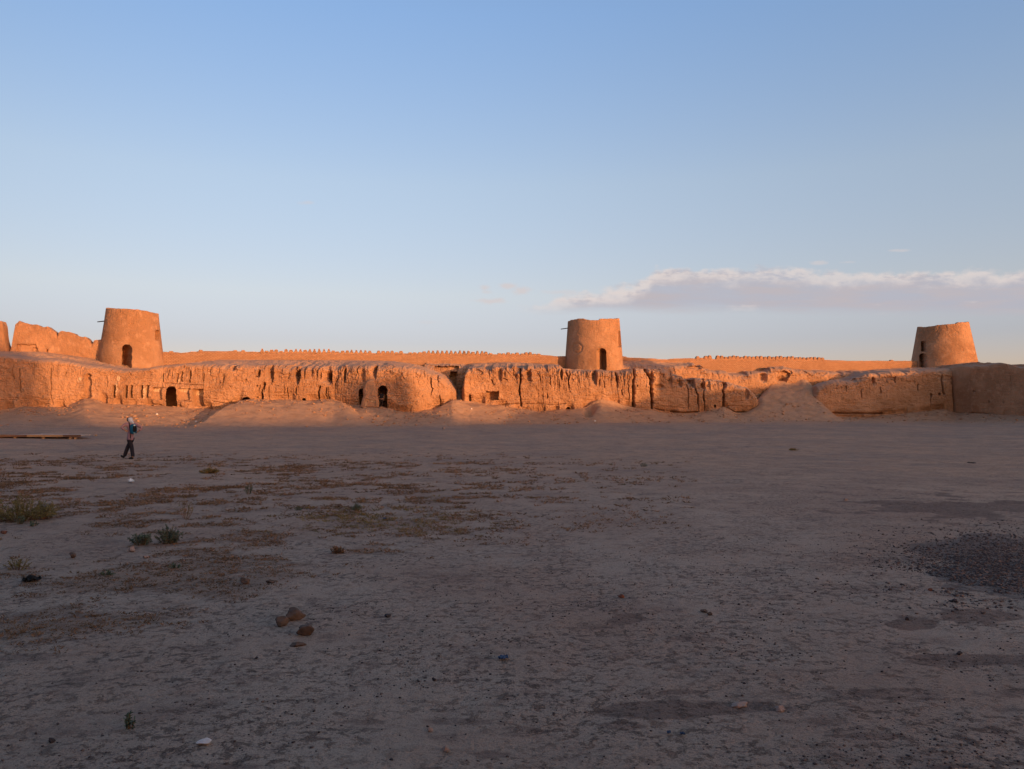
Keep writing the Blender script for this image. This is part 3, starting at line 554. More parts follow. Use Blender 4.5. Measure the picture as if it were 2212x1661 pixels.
# ------------------------------------------------------------------ free-standing walls
def slab(name, label, cat, XY, tops, zb, thick, mat, rows=46, amp=0.06, group=None, inward=(0, 1), seed=0, holes=None, parent=None, crumble=0.05):
    XY = np.asarray(XY, float); n = len(XY)
    d = np.gradient(XY, axis=0); ln = np.hypot(d[:, 0], d[:, 1]); nx, ny = -d[:, 1] / ln, d[:, 0] / ln
    sg = np.sign(nx * inward[0] + ny * inward[1]); nx, ny = nx * sg, ny * sg
    u = np.concatenate([[0], np.cumsum(np.hypot(*np.diff(XY, axis=0).T))])
    tops = np.asarray(tops) + crumble * fbm(u * 2.2, u * 0, 91 + seed, 4)
    v = np.linspace(0, 1, rows)[:, None]
    Z = zb + (tops - zb)[None] * v
    U = np.broadcast_to(u[None], Z.shape)
    dep = amp * fbm(U * 0.5, Z * 0.5, 92 + seed, 4) + 0.45 * amp * fbm(U * 4, Z * 4, 93 + seed, 3)
    pid = np.zeros(Z.shape, int)
    dep = dep + thick * 0.10 * sst(v, 0.93, 1.0)
    if holes:
        PX = pxx(XY[:, 0], XY[:, 1])[None] + 0 * Z; ROW = rowz(Z, XY[:, 1][None])
        for (a, b, dp) in holes:
            qx = PX + 1.5 * fbm(PX / 4, ROW / 4, int(a[0]), 3); qy = ROW + 1.5 * fbm(PX / 4 + 9, ROW / 4, int(a[0]), 3)
            dep = np.where((qx > a[0]) & (qx < b[0]) & (qy > a[1]) & (qy < b[1]), dep + dp, dep)
    FX = XY[:, 0][None] + nx[None] * dep; FY = XY[:, 1][None] + ny[None] * dep
    bt = thick + amp * fbm(U * 0.6, Z * 0.6, 95 + seed, 3) - thick * 0.10 * sst(v, 0.93, 1.0)
    BX = XY[:, 0][None] + nx[None] * bt; BY = XY[:, 1][None] + ny[None] * bt
    VX = np.concatenate([FX, BX[::-1]]); VY = np.concatenate([FY, BY[::-1]]); VZ = np.concatenate([Z, Z[::-1]])
    uv = np.stack([np.concatenate([U, U]), VZ], -1).reshape(-1, 2)
    V = np.stack([VX, VY, VZ], -1).reshape(-1, 3); Q = grid_quads(*VX.shape)
    i = np.arange(VX.size).reshape(VX.shape); caps = []
    for c in (0, -1):
        for r in range(rows - 1):
            caps.append((i[r, c], i[r + 1, c], i[-2 - r, c], i[-1 - r, c]))
    Q = np.concatenate([Q, np.array(caps)])
    me = raw_mesh(name, V, Q, {'pale': np.zeros(len(V))}, False, uv=uv)
    o = link(name, me, mat, parent)
    if parent is None: tag(o, label, cat, group)
    return o
def path_px(px, ypts): y = ip(px, ypts); return np.stack([xpx(px, y), y], -1)

# stepped stump of the west wall, and the fragment at the picture's edge
px = np.arange(15, 264, 0.8)
tp = [(14, 775), (17, 762), (22, 745), (25, 722), (27, 712), (29, 700), (33, 697), (37, 692), (43, 696), (52, 696), (60, 699), (76, 701), (86, 705), (99, 706), (108, 712), (116, 718), (119, 726), (120, 727), (122, 721), (126, 716), (133, 714.5), (140, 716), (149, 717), (156, 719), (160, 724), (168, 725),
      (180, 727), (186, 731), (191, 738), (194, 744), (197, 744), (200, 736), (206, 733.5), (215, 733.5), (223, 737), (231, 739.5), (236, 744.5), (244, 745), (252, 744), (264, 743)]
XY = path_px(px, [(0, 71.4), (264, 73.6)])
slab('ruined_wall', 'tall broken mud wall with stepped crumbling top, running into the leftmost tower', 'wall', XY, zrow(ip(px, tp), XY[:, 1]), 4.0, 1.3, MAT_MUD, 60, 0.09, seed=1,
     holes=[(C1(190, 570), C1(420, 720), 0.16), (C1(535, 620), C1(565, 730), 0.22), (C1(1000, 790), C1(1200, 830), 0.14), (C1(370, 610), C1(440, 705), 0.14)], crumble=0.09)
px = np.arange(-140, 15.5, 0.8)
XY = path_px(px, [(-140, 70.2), (15, 71.3)])
slab('ruined_wall', 'sliver of broken mud wall cut by the left picture edge, beyond the notch', 'wall', XY, zrow(ip(px, [(-140, 690), (-30, 692), (-3, 694), (1, 705), (3, 719), (6, 735), (11, 750), (15, 766)]), XY[:, 1]), 4.0, 1.3, MAT_MUD, 50, 0.09, seed=2, crumble=0.09)

# crenellated brick curtain walls
def merlon_mesh(h, wb, wt, rounded, th=0.32):
    bm = bmesh.new()
    if rounded: prof = [(-wb, 0), (-wb * .86, h * .45), (-wb * .62, h * .8), (-wb * .25, h), (wb * .25, h), (wb * .62, h * .8), (wb * .86, h * .45), (wb, 0)]
    else: prof = [(-wb, 0), (-wb * .66, h * .36), (-wb * .62, h * .40), (-wb * .40, h * .66), (-wb * .36, h * .70), (-wt, h), (wt, h), (wb * .36, h * .70), (wb * .40, h * .66), (wb * .62, h * .40), (wb * .66, h * .36), (wb, 0)]
    if wt > wb * .3 and not rounded: prof = [(-wb, 0), (-wb * .8, h * .5), (-wt, h), (wt, h), (wb * .8, h * .5), (wb, 0)]
    a = [bm.verts.new((x, 0, z - (.05 if z == 0 else 0))) for x, z in prof]; b = [bm.verts.new((x * .97, th, z - (.05 if z == 0 else 0))) for x, z in prof]
    bm.faces.new(a); bm.faces.new(b[::-1])
    for i in range(len(prof) - 1): bm.faces.new((a[i + 1], a[i], b[i], b[i + 1]))
    uvl = bm.loops.layers.uv.new('UVMap')
    for f in bm.faces:
        for l in f.loops: l[uvl].uv = (l.vert.co.x + .1, l.vert.co.z + .06)
    me = bpy.data.meshes.new('merlon'); bm.to_mesh(me); bm.free(); me.materials.append(MAT_BRICK); return me
def cur_y(px): return 84.5 / (1 - 0.287 * (np.asarray(px, float) - 1106) / 1737.5)
CUR = [(p, float(cur_y(p))) for p in range(200, 2300, 20)]
def curtain(label, px0, px1, ypts, tops, mer, spacing, rounded, zb, seed):
    px = np.arange(px0, px1, 1.0); XY = path_px(px, ypts)
    zt = zrow(ip(px, tops), XY[:, 1])
    # only wall above the roof mass is ever seen, its foot stands in the earth of the terrace
    o = slab('brick_wall', label, 'wall', XY, zt, zb, 0.7, MAT_BRICK, 50, 0.05, seed=seed, crumble=0.035)
    rr = random.Random(seed)
    kinds = {2: (.36, .225, .05), 1: (.27, .22, .10), 0: (.15, .22, .16)}
    prot = {k_: [merlon_mesh(h * rr.uniform(.9, 1.1) * 1.0, wb * rr.uniform(.92, 1.06), wt * rr.uniform(.8, 1.3), rounded) for _ in range(3)] for k_, (h, wb, wt) in kinds.items()}
    if rounded: prot[2] = [merlon_mesh(.34 * rr.uniform(.9, 1.1), .23, .1, True) for _ in range(3)]
    for p, k_ in mer:
        y = float(ip(p, ypts)); X = float(xpx(p, y)); z = float(zrow(ip(p, tops), y))
        m = bpy.data.objects.new('merlon', rr.choice(prot[k_])); C.objects.link(m); m.parent = o
        m.location = (X, y + .02, z - .03); a = 0.287
        m.rotation_euler = (0, rr.uniform(-.05, .05), math.atan(a)); m.scale = (1, 1, rr.uniform(.9, 1.1)) if not rounded else (1.1, 1, rr.uniform(.92, 1.08) * 1.12)
    return o
mer = []
for x, k_ in ((240, 0), (630, 0), (1085, 0), (1190, 0), (1440, 2), (1500, 0), (1565, 1), (1625, 1), (1690, 0), (1755, 1), (1820, 1), (1885, 2), (1945, 2), (2010, 1), (2070, 2), (2130, 2)): mer.append((C2(x, 0)[0], k_))
for x, k_ in ((5, 1), (65, 2), (128, 2), (192, 2), (255, 2), (318, 2), (375, 1), (430, 0), (500, 1), (562, 1), (618, 2), (680, 2), (740, 2), (800, 2), (857, 1), (975, 1), (1035, 1), (1095, 1), (1153, 1), (1210, 0), (1270, 1), (1390, 0), (1450, 0), (1520, 0), (1575, 1),
              (1635, 2), (1693, 2), (1755, 2), (1815, 2), (1873, 2), (1932, 2), (1990, 2), (2047, 2), (2105, 2), (2163, 2)): mer.append((C3(x, 0)[0], k_))
for x, k_ in ((103, 2), (160, 2), (218, 1), (278, 2), (338, 2), (388, 1), (450, 0), (565, 0), (620, 0), (683, 1), (745, 0), (800, 1), (868, 0), (920, 1), (973, 1), (1030, 0), (1085, 0)): mer.append((C4(x, 0)[0], k_))
tl = [(320, 761), (345, 759.5), (390, 761.5), (428, 758.5), (500, 758), (540, 759.5), (590, 760), (657, 760.3), (805, 762.8), (920, 763), (990, 764.3), (1078, 765), (1168, 766), (1200, 769), (1250, 769)]
curtain('long brick parapet with pointed crenellations between the leftmost and middle towers', 322, 1245, CUR, tl, mer, 9.8, False, 4.0, 11)
mer = []
for x, k_ in ((1125, 1), (1175, 0), (1228, 2), (1278, 2), (1380, 2), (1430, 2), (1478, 1), (1530, 2), (1578, 2), (1628, 2), (1677, 1), (1726, 2), (1775, 2), (1825, 2), (1875, 2), (1925, 2), (1975, 2), (2027, 2), (2075, 1)): mer.append((C5(x, 0)[0], k_))
for x, k_ in ((10, 2), (43, 2), (77, 2), (113, 2), (147, 2), (182, 1), (213, 2), (247, 1), (285, 1), (315, 1), (347, 1), (385, 1), (415, 1), (1036, 0)): mer.append((C6(x, 0)[0], k_))
tr = [(1325, 769), (1346, 769.5), (1352, 770), (1356, 772), (1418, 774.3), (1421, 776), (1447, 776), (1449, 774.8), (1495, 773.5), (1505, 774.8), (1700, 776.3), (1780, 776.6), (1791, 777.5), (1847, 779.5), (1875, 779), (1960, 779.5), (1990, 779.5)]
curtain('brick parapet with rounded crenellations between the middle and rightmost towers', 1325, 1992, CUR, tr, mer, 8.3, True, 4.0, 12)

# ------------------------------------------------------------------ round towers
def tower(label, pc, yc, rb, rt, rows_top, z0, openings, beam=None, z1=None, n=420, nz=120, pos=None, seed=0, group=None, name='round_tower', scars=()):
    cx, cy = pos if pos else (float(xpx(pc, yc)), yc)
    ztop_c = z1 if z1 else float(zrow(np.mean([r for _, r in rows_top]), yc))
    th = np.linspace(0, 2 * math.pi, n + 1)
    H = ztop_c - z0
    view = np.array([-cx, -cy]) / math.hypot(cx, cy); right = np.array([-view[1], view[0]])       # towards the camera; to the camera's right
    # lateral coordinate of each rim point as the photo shows it
    dirx, diry = np.sin(th), -np.cos(th)
    lat = (dirx * right[0] + diry * right[1]); frontal = dirx * view[0] + diry * view[1]
    if rows_top:
        lp = np.array([p for p, _ in rows_top], float); l = (lp - pc) / ((lp.max() - lp.min()) / 2)
        top = zrow(np.interp(lat, l, [r for _, r in rows_top]), cy - rt * np.clip(frontal, 0, 1))
        ztop_c = float(zrow(np.mean([r for _, r in rows_top]), yc - rt * .8)); top = np.where(frontal > -0.05, top, ztop_c + 0.0)
    else: top = np.full_like(th, ztop_c)
    st = np.round(fbm(np.cos(th) * 5, np.sin(th) * 5, 33 + seed, 2) * 3) / 3
    top = top + 0.05 * st + 0.03 * fbm(np.cos(th) * 14, np.sin(th) * 14, 34 + seed, 3); top[-1] = top[0]
    v = np.linspace(0, 1, nz)[:, None]
    Z = z0 + (top[None] - z0) * v
    hh = np.clip((Z - z0) / H, 0, 1.05)
    ua = np.broadcast_to((np.arcsin(np.clip(lat, -1, 1)) * rb + 40 * (frontal < 0))[None], Z.shape)          # metres round the wall
    bl = np.clip(np.abs(frontal) * 6, 0, 1)[None]
    R = rb + (rt - rb) * hh + bl * (0.05 * fbm(ua * .7, Z * .7, 35 + seed, 4) + 0.016 * fbm(ua * 5, Z * 7, 36 + seed, 4))
    # places where the plaster has come away, and thin run-off grooves
    R = R - bl * 0.03 * sst(fbm(ua * .8, Z * 1.1, 37 + seed, 4), 0.22, 0.32)
    R = R - bl * 0.035 * sst(1 - np.abs(fbm(ua * 2.2, Z * .35, 38 + seed, 2)), .93, 1.0) * sst(hh, .3, 1.0)
    R[:, -1] = R[:, 0]
    X = cx + R * dirx[None]; Y = cy + R * diry[None]
    PX = pxx(X, Y); ROW = rowz(Z, Y); front = np.broadcast_to(frontal[None], Z.shape) > 0.02
    pid = np.zeros(Z.shape, int); names = [None]
    OX, OY = np.zeros_like(X), np.zeros_like(Y)
    for (part, pm, hw, ra, rbm, rot, dp) in openings:
        a = math.radians(rot); ax = -(view * math.cos(a) + right * math.sin(a))             # direction the opening runs in
        q = PX + 0.35 * fbm(ROW / 4, PX / 4, 5 + int(pm), 2)
        rise = hw * 0.9
        mk = front & (np.abs(q - pm) < hw) & (ROW < rbm) & (ROW > ra + rise - rise * np.sqrt(np.clip(1 - ((q - pm) / hw) ** 2, 0, 1)))
        OX[mk] += ax[0] * dp; OY[mk] += ax[1] * dp
        names.append(part); pid[mk] = len(names) - 1
    for (sx, sr, sw, sd) in scars:
        e = np.hypot(PX - sx, ROW - sr) / sw; ring = np.exp(-((e - 1) / 0.22) ** 2) + 0.6 * (e < 1) * vn(PX / 1.5, ROW / 1.5, 3)
        ring = np.where(front, ring, 0); X = X - dirx[None] * sd * ring; Y = Y - diry[None] * sd * ring
    X = X + OX; Y = Y + OY
    # rim, inner face and floor of the open top
    wt_ = 0.5
    inner = [(wt_ * .35, .02), (wt_, 0.0), (wt_, -0.5), (wt_, -1.3)]
    ex, ey, ez = [], [], []
    for off, dz in inner:
        ri = R[-1] - off; ex.append(cx + ri * dirx); ey.append(cy + ri * diry); ez.append(top + dz if dz > -1.2 else np.full_like(top, ztop_c - 1.3))
    ex.append(np.full_like(top, cx)); ey.append(np.full_like(top, cy)); ez.append(np.full_like(top, ztop_c - 1.3))
    VX = np.concatenate([X, np.array(ex)]); VY = np.concatenate([Y, np.array(ey)]); VZ = np.concatenate([Z, np.array(ez)])
    V = np.stack([VX - cx, VY - cy, VZ - z0], -1).reshape(-1, 3); Q = grid_quads(*VX.shape)
    P = np.zeros(VX.shape, int); P[:nz] = pid
    cell = np.max(np.stack([P[:-1, :-1], P[:-1, 1:], P[1:, 1:], P[1:, :-1]]), 0).reshape(-1)
    root = empty(name, (cx, cy, z0), label, 'tower', group)
    link('tower_wall', submesh('tower_wall', V, Q, None, cell == 0, False), MAT_TOWER, root)
    for i, nm in enumerate(names):
        if nm and (cell == i).any(): link(nm, submesh(nm, V, Q, None, cell == i, False), MAT_TOWER, root)
    if beam:
        p0, r0, p1, r1 = beam
        a = Vector(at(p0, r0, cy)) - Vector((cx, cy, z0)); b = Vector(at(p1, r1, cy)) - Vector((cx, cy, z0))
        link('wooden_beam', tube_mesh('wooden_beam', [a, b], [0.055, 0.045], 8), MAT_WOOD, root)
    return root
def tube_mesh(name, pts, radii, n=8, cap=True):
    bm = bmesh.new(); rings = []
    for i, p in enumerate(pts):
        d = (pts[min(i + 1, len(pts) - 1)] - pts[max(i - 1, 0)]).normalized()
        a = d.orthogonal().normalized(); b = d.cross(a)
        rings.append([bm.verts.new(p + (a * math.cos(t) + b * math.sin(t)) * radii[i]) for t in (2 * math.pi * k_ / n for k_ in range(n))])
    for r0, r1 in zip(rings, rings[1:]):
        for k_ in range(n): bm.faces.new((r0[k_], r0[(k_ + 1) % n], r1[(k_ + 1) % n], r1[k_]))
    if cap: bm.faces.new(rings[0][::-1]); bm.faces.new(rings[-1])
    me = bpy.data.meshes.new(name); bm.to_mesh(me); bm.free(); return me
mw = M('old_timber', .8); mw.color(mw.mix(mw.noise(6, 5, .6, stretch=(1, 1, 8)), (.10, .065, .042), (.045, .030, .022))); MAT_WOOD = mw.m

tower('leftmost round mud tower, joined to the stepped broken wall, with an arched doorway', 283, 74.4, 2.93, 2.19, [(224, 667), (228, 669), (247, 667), (283, 667.5), (315, 669), (327, 673), (338, 675)], float(zrow(806, 74.4)),
      [('doorway', 273, 10.5, 744, 796, 17, 2.1), ('window', 338, 5, 713, 735, 60, .45)], beam=(236, 692.4, 210.5, 695.2), seed=1)
tower('round mud tower in the middle, half-dark doorway and circular plaster scar', 1283, 86.5, 3.2, 2.77, [(1225.5, 695), (1230, 692), (1252, 687), (1260, 687.5), (1264, 690), (1280, 691.5), (1293, 692), (1297, 689), (1312, 688.5), (1333, 689.5), (1338.5, 688.5)], float(zrow(808, 86.5)),
      [('doorway', 1299.5, 10.6, 752, 800, -20, 2.0), ('window', 1340, 3.2, 715, 750, 66, .4)], beam=(1240, 707, 1211.5, 710.8), seed=2, scars=[(1247, 752, 10, .06)])
tower('broad round mud tower at the right, with a small arched window over its doorway', 2040, 99.5, 3.92, 2.85, [(1981, 705), (1986, 703.5), (2000, 704), (2020, 703), (2028, 701), (2060, 700), (2070, 699.5), (2072, 697.5), (2093, 698)], float(zrow(806, 99.5)),
      [('doorway', 1995.5, 8.5, 763, 800, 22, 1.9), ('window', 1997.5, 6.5, 736, 759, 22, 1.5)], seed=3)

# ------------------------------------------------------------------ the rest of the fortress, out of the picture: the east wall that throws the evening shadow
E0 = np.array([65.0, 80.0]); ED = np.array([.262, -.965])
s_ = np.arange(-10, 270, 0.5)
HS = [(-10, 8.3), (4.5, 8.4), (10, 8.2), (18, 8.5), (28, 8.6), (44, 8.6), (50, 8.9), (62, 8.9), (67, 8.25), (78, 8.5), (86, 9.0), (97, 8.2), (104, 9.0), (115, 9.9), (122, 9.8), (128, 10.1), (136, 10.6), (150, 10.9), (270, 12.5)]
slab('fortress_wall', 'long mud east wall of the fortress outside the picture, throwing the evening shadow', 'wall', E0[None] + ED[None] * s_[:, None], ip(s_, HS), -0.5, 2.0, MAT_MUD, 24, 0.12, inward=(1, 0), seed=21, crumble=0.12)
for s0, top_, rb_, rt_, lab in ((55.5, 13.2, 3.0, 2.3, 'round mud tower on the east wall outside the picture, farthest of its three'), (108.3, 13.1, 3.0, 2.0, 'round mud tower on the east wall outside the picture, middle of its three'), (158.6, 19.8, 4.7, 4.0, 'round mud tower on the east wall outside the picture, tallest of its three')):
    p = E0 + ED * s0
    tower(lab, 0, 0, rb_, rt_, None, -0.5, [], z1=top_, n=90, nz=40, pos=(float(p[0]), float(p[1])), seed=int(s0), group='towers on the east wall')
xs = np.arange(-14, 10, 0.4)  # unseen wall, added to keep low sky glow off the near ground
slab('foreground_shade_wall', 'unseen mud wall added close behind the viewpoint to darken the foreground', 'wall', np.stack([xs, np.full_like(xs, -5.5)], -1), np.full_like(xs, 7.5), -0.5, 2.0, MAT_MUD, 24, 0.1, inward=(0, -1), seed=23)

# ------------------------------------------------------------------ loose things in the court
rng = np.random.default_rng(7); rnd = random.Random(7)
def plain(name, c, rough=.9, var=.25, sc=30):
    m = M(name, rough); m.color(m.mix(m.noise(sc, 4), tuple(v * (1 - var) for v in c), tuple(min(1, v * (1 + var)) for v in c))); return m.m
def skin(name, pts, edges, mat, parent=None, loops=2):
    me = bpy.data.meshes.new(name + '_cage'); me.from_pydata([p[:3] for p in pts], edges, [])
    o = bpy.data.objects.new(name + '_cage', me); C.objects.link(o)
    md = o.modifiers.new('skin', 'SKIN'); md.use_smooth_shade = True
    for i, p in enumerate(pts):
        sv = me.skin_vertices[0].data[i]; sv.radius = (p[3], p[4] if len(p) > 4 else p[3]); sv.use_root = (i == 0)
    sd = o.modifiers.new('sub', 'SUBSURF'); sd.levels = loops; sd.render_levels = loops
    bpy.context.view_layer.update()
    ev = o.evaluated_get(bpy.context.evaluated_depsgraph_get()); m2 = bpy.data.meshes.new_from_object(ev); m2.name = name
    bpy.data.objects.remove(o); bpy.data.meshes.remove(me)
    for p in m2.polygons: p.use_smooth = True
    m2.materials.clear()
    return link(name, m2, mat, parent)
def ellipsoid(name, c, r, mat, parent=None, rot=0.0, seed=0, jit=0.0, cut=None, sub=3):
    bm = bmesh.new(); bmesh.ops.create_icosphere(bm, subdivisions=sub, radius=1)
    for v in bm.verts:
        k_ = 1 + jit * float(fbm(v.co.x * 2 + 5, v.co.y * 2 + v.co.z * 3, seed, 3))
        p = Vector((v.co.x * r[0] * k_, v.co.y * r[1] * k_, v.co.z * r[2] * k_)); p.rotate(Matrix.Rotation(rot, 3, 'Y')); v.co = p + Vector(c)
    for f in bm.faces: f.smooth = True
    me = bpy.data.meshes.new(name); bm.to_mesh(me); bm.free(); return link(name, me, mat, parent)

SKIN = plain('skin', (.30, .16, .10), .6, .1)
# --- the woman with the backpack
MAUVE = plain('mauve_cloth', (.25, .155, .19), .95, .15, 18); NAVY = plain('dark_trousers', (.020, .019, .028), .9, .2); SCARF = plain('pale_scarf', (.36, .40, .50), .9, .28, 22); BLACK = plain('black_fabric', (.008, .008, .010), .8, .1)
TEAL = plain('teal_nylon', (.006, .075, .155), .6, .25, 14); SHOE = plain('dark_shoe', (.012, .012, .012), .7, .1); WHITE = plain('white_print', (.75, .78, .80), .7, .05)
wp = on_ground(281, 991.5)
def hand(pts, edges, wrist, direction, out, palm=.045):
    """palm and five fingers of unequal length grown from the wrist, fingers slightly curled"""
    d = Vector(direction).normalized(); o_ = Vector(out).normalized(); n_ = d.cross(o_)
    w0 = Vector(pts[wrist][:3]); pts.append((*(w0 + d * palm), .030, .018)); pi_ = len(pts) - 1; edges.append((wrist, pi_))
    for k_, ln in zip((-1.5, -.5, .5, 1.5), (.058, .068, .064, .050)):
        b = w0 + d * (palm + .030) + n_ * .016 * k_; t_ = b + d * ln * .6 + o_ * .012; e_ = t_ + d * ln * .35 + o_ * .02
        i = len(pts); pts += [(*b, .0095), (*t_, .0085), (*e_, .007)]; edges += [(pi_, i), (i, i + 1), (i + 1, i + 2)]
    b = w0 + d * palm * .5 + n_ * -.030; t_ = b + d * .03 + n_ * -.022; i = len(pts); pts += [(*b, .011), (*t_, .009)]; edges += [(pi_, i), (i, i + 1)]
P_ = [(0, 0, .87, .115, .085), (.005, 0, 1.0, .10, .075), (0, 0, 1.18, .115, .08), (-.005, .01, 1.33, .115, .075), (-.02, .02, 1.41, .045), (-.05, .045, 1.47, .06, .07), (-.055, .05, 1.53, .078, .088), (-.05, .045, 1.585, .055, .06),
      (-.155, -.06, 1.345, .048), (-.325, -.10, 1.205, .036), (-.175, -.09, 1.09, .026),
      (.165, .07, 1.335, .048), (.385, .02, 1.19, .036), (.265, -.02, 1.05, .026),
      (.055, .03, .80, .075), (-.10, .15, .455, .055), (-.215, .29, .105, .038), (-.285, .33, .085, .030),
      (-.055, -.03, .80, .075), (.045, -.03, .455, .055), (.105, -.13, .085, .038), (.02, -.12, .035, .030)]
E_ = [(0, 1), (1, 2), (2, 3), (3, 4), (4, 5), (5, 6), (6, 7), (3, 8), (8, 9), (9, 10), (3, 11), (11, 12), (12, 13), (0, 14), (14, 15), (15, 16), (16, 17), (0, 18), (18, 19), (19, 20), (20, 21)]
hand(P_, E_, 10, (.9, .1, -.25), (.1, .5, -.3)); hand(P_, E_, 13, (-.8, .0, -.45), (-.1, .5, -.3))
woman = skin('person', P_, E_, SKIN)
woman.location = wp; woman.rotation_euler = (0, 0, math.radians(25.4))
tag(woman, 'person in mauve tunic and pale headscarf walking away with hands on hips, backpack on', 'person')
skin('tunic', [(-.015, 0, .70, .185, .14), (-.01, 0, .78, .18, .135), (0, 0, .98, .16, .115), (0, .0, 1.18, .165, .11), (-.005, .01, 1.33, .135, .09), (-.015, .02, 1.385, .06), (-.165, -.06, 1.335, .066), (-.33, -.10, 1.205, .050), (-.205, -.09, 1.105, .042), (.175, .07, 1.325, .066), (.395, .02, 1.19, .050), (.285, -.02, 1.065, .042)],
     [(0, 1), (1, 2), (2, 3), (3, 4), (4, 5), (4, 6), (6, 7), (7, 8), (4, 9), (9, 10), (10, 11)], MAUVE, woman)
skin('trousers', [(0, 0, .86, .11, .09), (.055, .03, .74, .098), (-.085, .14, .47, .078), (-.205, .275, .075, .070), (-.055, -.03, .74, .098), (.045, -.025, .47, .080), (.102, -.118, .055, .072)], [(0, 1), (1, 2), (2, 3), (0, 4), (4, 5), (5, 6)], NAVY, woman)
skin('shoe', [(-.19, .28, .06, .060, .06), (-.245, .315, .075, .058, .05), (-.33, .36, .12, .042, .034)], [(0, 1), (1, 2)], SHOE, woman)
skin('shoe', [(.125, -.13, .045, .060, .06), (.06, -.125, .04, .058, .05), (-.05, -.105, .030, .044, .034)], [(0, 1), (1, 2)], SHOE, woman)
skin('headscarf', [(-.040, .035, 1.59, .075, .075), (-.030, .035, 1.53, .10, .102), (-.008, .02, 1.465, .095, .09), (.04, -.03, 1.40, .085, .07), (.095, -.09, 1.365, .060, .04)], [(0, 1), (1, 2), (2, 3), (3, 4)], SCARF, woman)
# the dark edge of hair and face left free by the scarf
ellipsoid('hair', (-.095, .07, 1.515), (.052, .062, .085), plain('dark_hair', (.02, .013, .012), .6, .2), woman)
bp = empty('backpack', wp, 'teal backpack with black mesh pocket on the back of the person in mauve', 'backpack', rz=math.radians(25.4))
sackc = skin('sack', [(.085, -.165, 1.355, .105, .075), (.09, -.185, 1.25, .13, .10), (.095, -.195, 1.12, .14, .11), (.10, -.185, 1.01, .135, .10), (.10, -.17, .955, .10, .075)], [(0, 1), (1, 2), (2, 3), (3, 4)], TEAL, bp)
skin('mesh_pocket', [(.135, -.270, 1.27, .070, .04), (.140, -.282, 1.15, .074, .044), (.142, -.278, 1.03, .088, .042)], [(0, 1), (1, 2)], BLACK, bp)
link('strap', tube_mesh('strap', [Vector(p) for p in ((-.06, -.09, 1.39), (-.045, -.15, 1.30), (-.03, -.185, 1.15), (-.01, -.19, .98), (.0, -.16, .84), (.0, -.14, .755))], [.016] * 6, 6), BLACK, bp)
def tri_mark(name, pts, mat, parent, y=-.0):
    bm = bmesh.new(); f = [bm.verts.new(p) for p in pts]; b = [bm.verts.new((p[0], p[1] + .006, p[2])) for p in pts]; bm.faces.new(f); bm.faces.new(b[::-1])
    for i in range(len(pts)): bm.faces.new((f[i], b[i], b[(i + 1) % len(pts)], f[(i + 1) % len(pts)]))
    me = bpy.data.meshes.new(name); bm.to_mesh(me); bm.free(); return link(name, me, mat, parent)
tri_mark('emblem', [(.092, -.294, 1.295), (.112, -.294, 1.318), (.128, -.294, 1.305), (.137, -.294, 1.315), (.158, -.292, 1.295)], WHITE, bp)
tri_mark('emblem', [(.092, -.296, 1.274), (.092, -.296, 1.283), (.160, -.292, 1.283), (.160, -.292, 1.274)], WHITE, bp)
tri_mark('emblem', [(.10, -.292, .985), (.10, -.296, 1.000), (.165, -.286, 1.000), (.165, -.282, .985)], WHITE, bp)

# --- the figure stooping into the doorway of the domed room
DK = plain('dark_clothes', (.016, .014, .017), .9, .2); DK2 = plain('dark_jeans', (.024, .018, .018), .9, .2)
my = float(wallD(824)) - 0.05; mp = Vector((float(xpx(824, my)), my, float(zrow(881.0, my))))
P_ = [(0, 0, .84, .12, .09), (0, .06, 1.0, .11, .08), (0, .16, 1.18, .13, .085), (0, .30, 1.25, .05), (0, .38, 1.27, .075, .08), (0, .45, 1.25, .06), (-.17, .14, 1.20, .055), (-.23, .02, .98, .042), (-.20, .08, .80, .032), (.17, .14, 1.20, .055), (.23, .02, .98, .042), (.20, .06, .78, .032),
      (-.08, 0, .75, .08), (-.10, .10, .45, .06), (-.12, .16, .08, .042), (-.12, .27, .04, .036), (.08, 0, .75, .08), (.07, .03, .45, .06), (.06, -.08, .08, .042), (.06, .04, .035, .036)]
E_ = [(0, 1), (1, 2), (2, 3), (3, 4), (4, 5), (2, 6), (6, 7), (7, 8), (2, 9), (9, 10), (10, 11), (0, 12), (12, 13), (13, 14), (14, 15), (0, 16), (16, 17), (17, 18), (18, 19)]
hand(P_, E_, 8, (0, .2, -1), (.3, .4, 0)); hand(P_, E_, 11, (0, .2, -1), (-.3, .4, 0))
man = skin('person', P_, E_, SKIN); man.location = mp; man.rotation_euler = (0, 0, math.radians(9))
tag(man, 'person in black clothes stooping into the doorway of the domed mud room', 'person')
skin('shirt', [(0, .0, .76, .15, .12), (0, .06, 1.0, .15, .12), (0, .16, 1.18, .155, .105), (0, .25, 1.25, .08), (-.175, .14, 1.20, .075), (-.225, .06, 1.06, .060), (.175, .14, 1.20, .075), (.225, .06, 1.06, .060)], [(0, 1), (1, 2), (2, 3), (2, 4), (4, 5), (2, 6), (6, 7)], DK, man)
skin('trousers', [(0, 0, .88, .135, .11), (-.08, 0, .72, .11), (-.10, .09, .45, .082), (-.12, .14, .10, .065), (.08, 0, .72, .10), (.07, .025, .45, .082), (.06, -.07, .10, .065)], [(0, 1), (1, 2), (2, 3), (0, 4), (4, 5), (5, 6)], DK2, man)

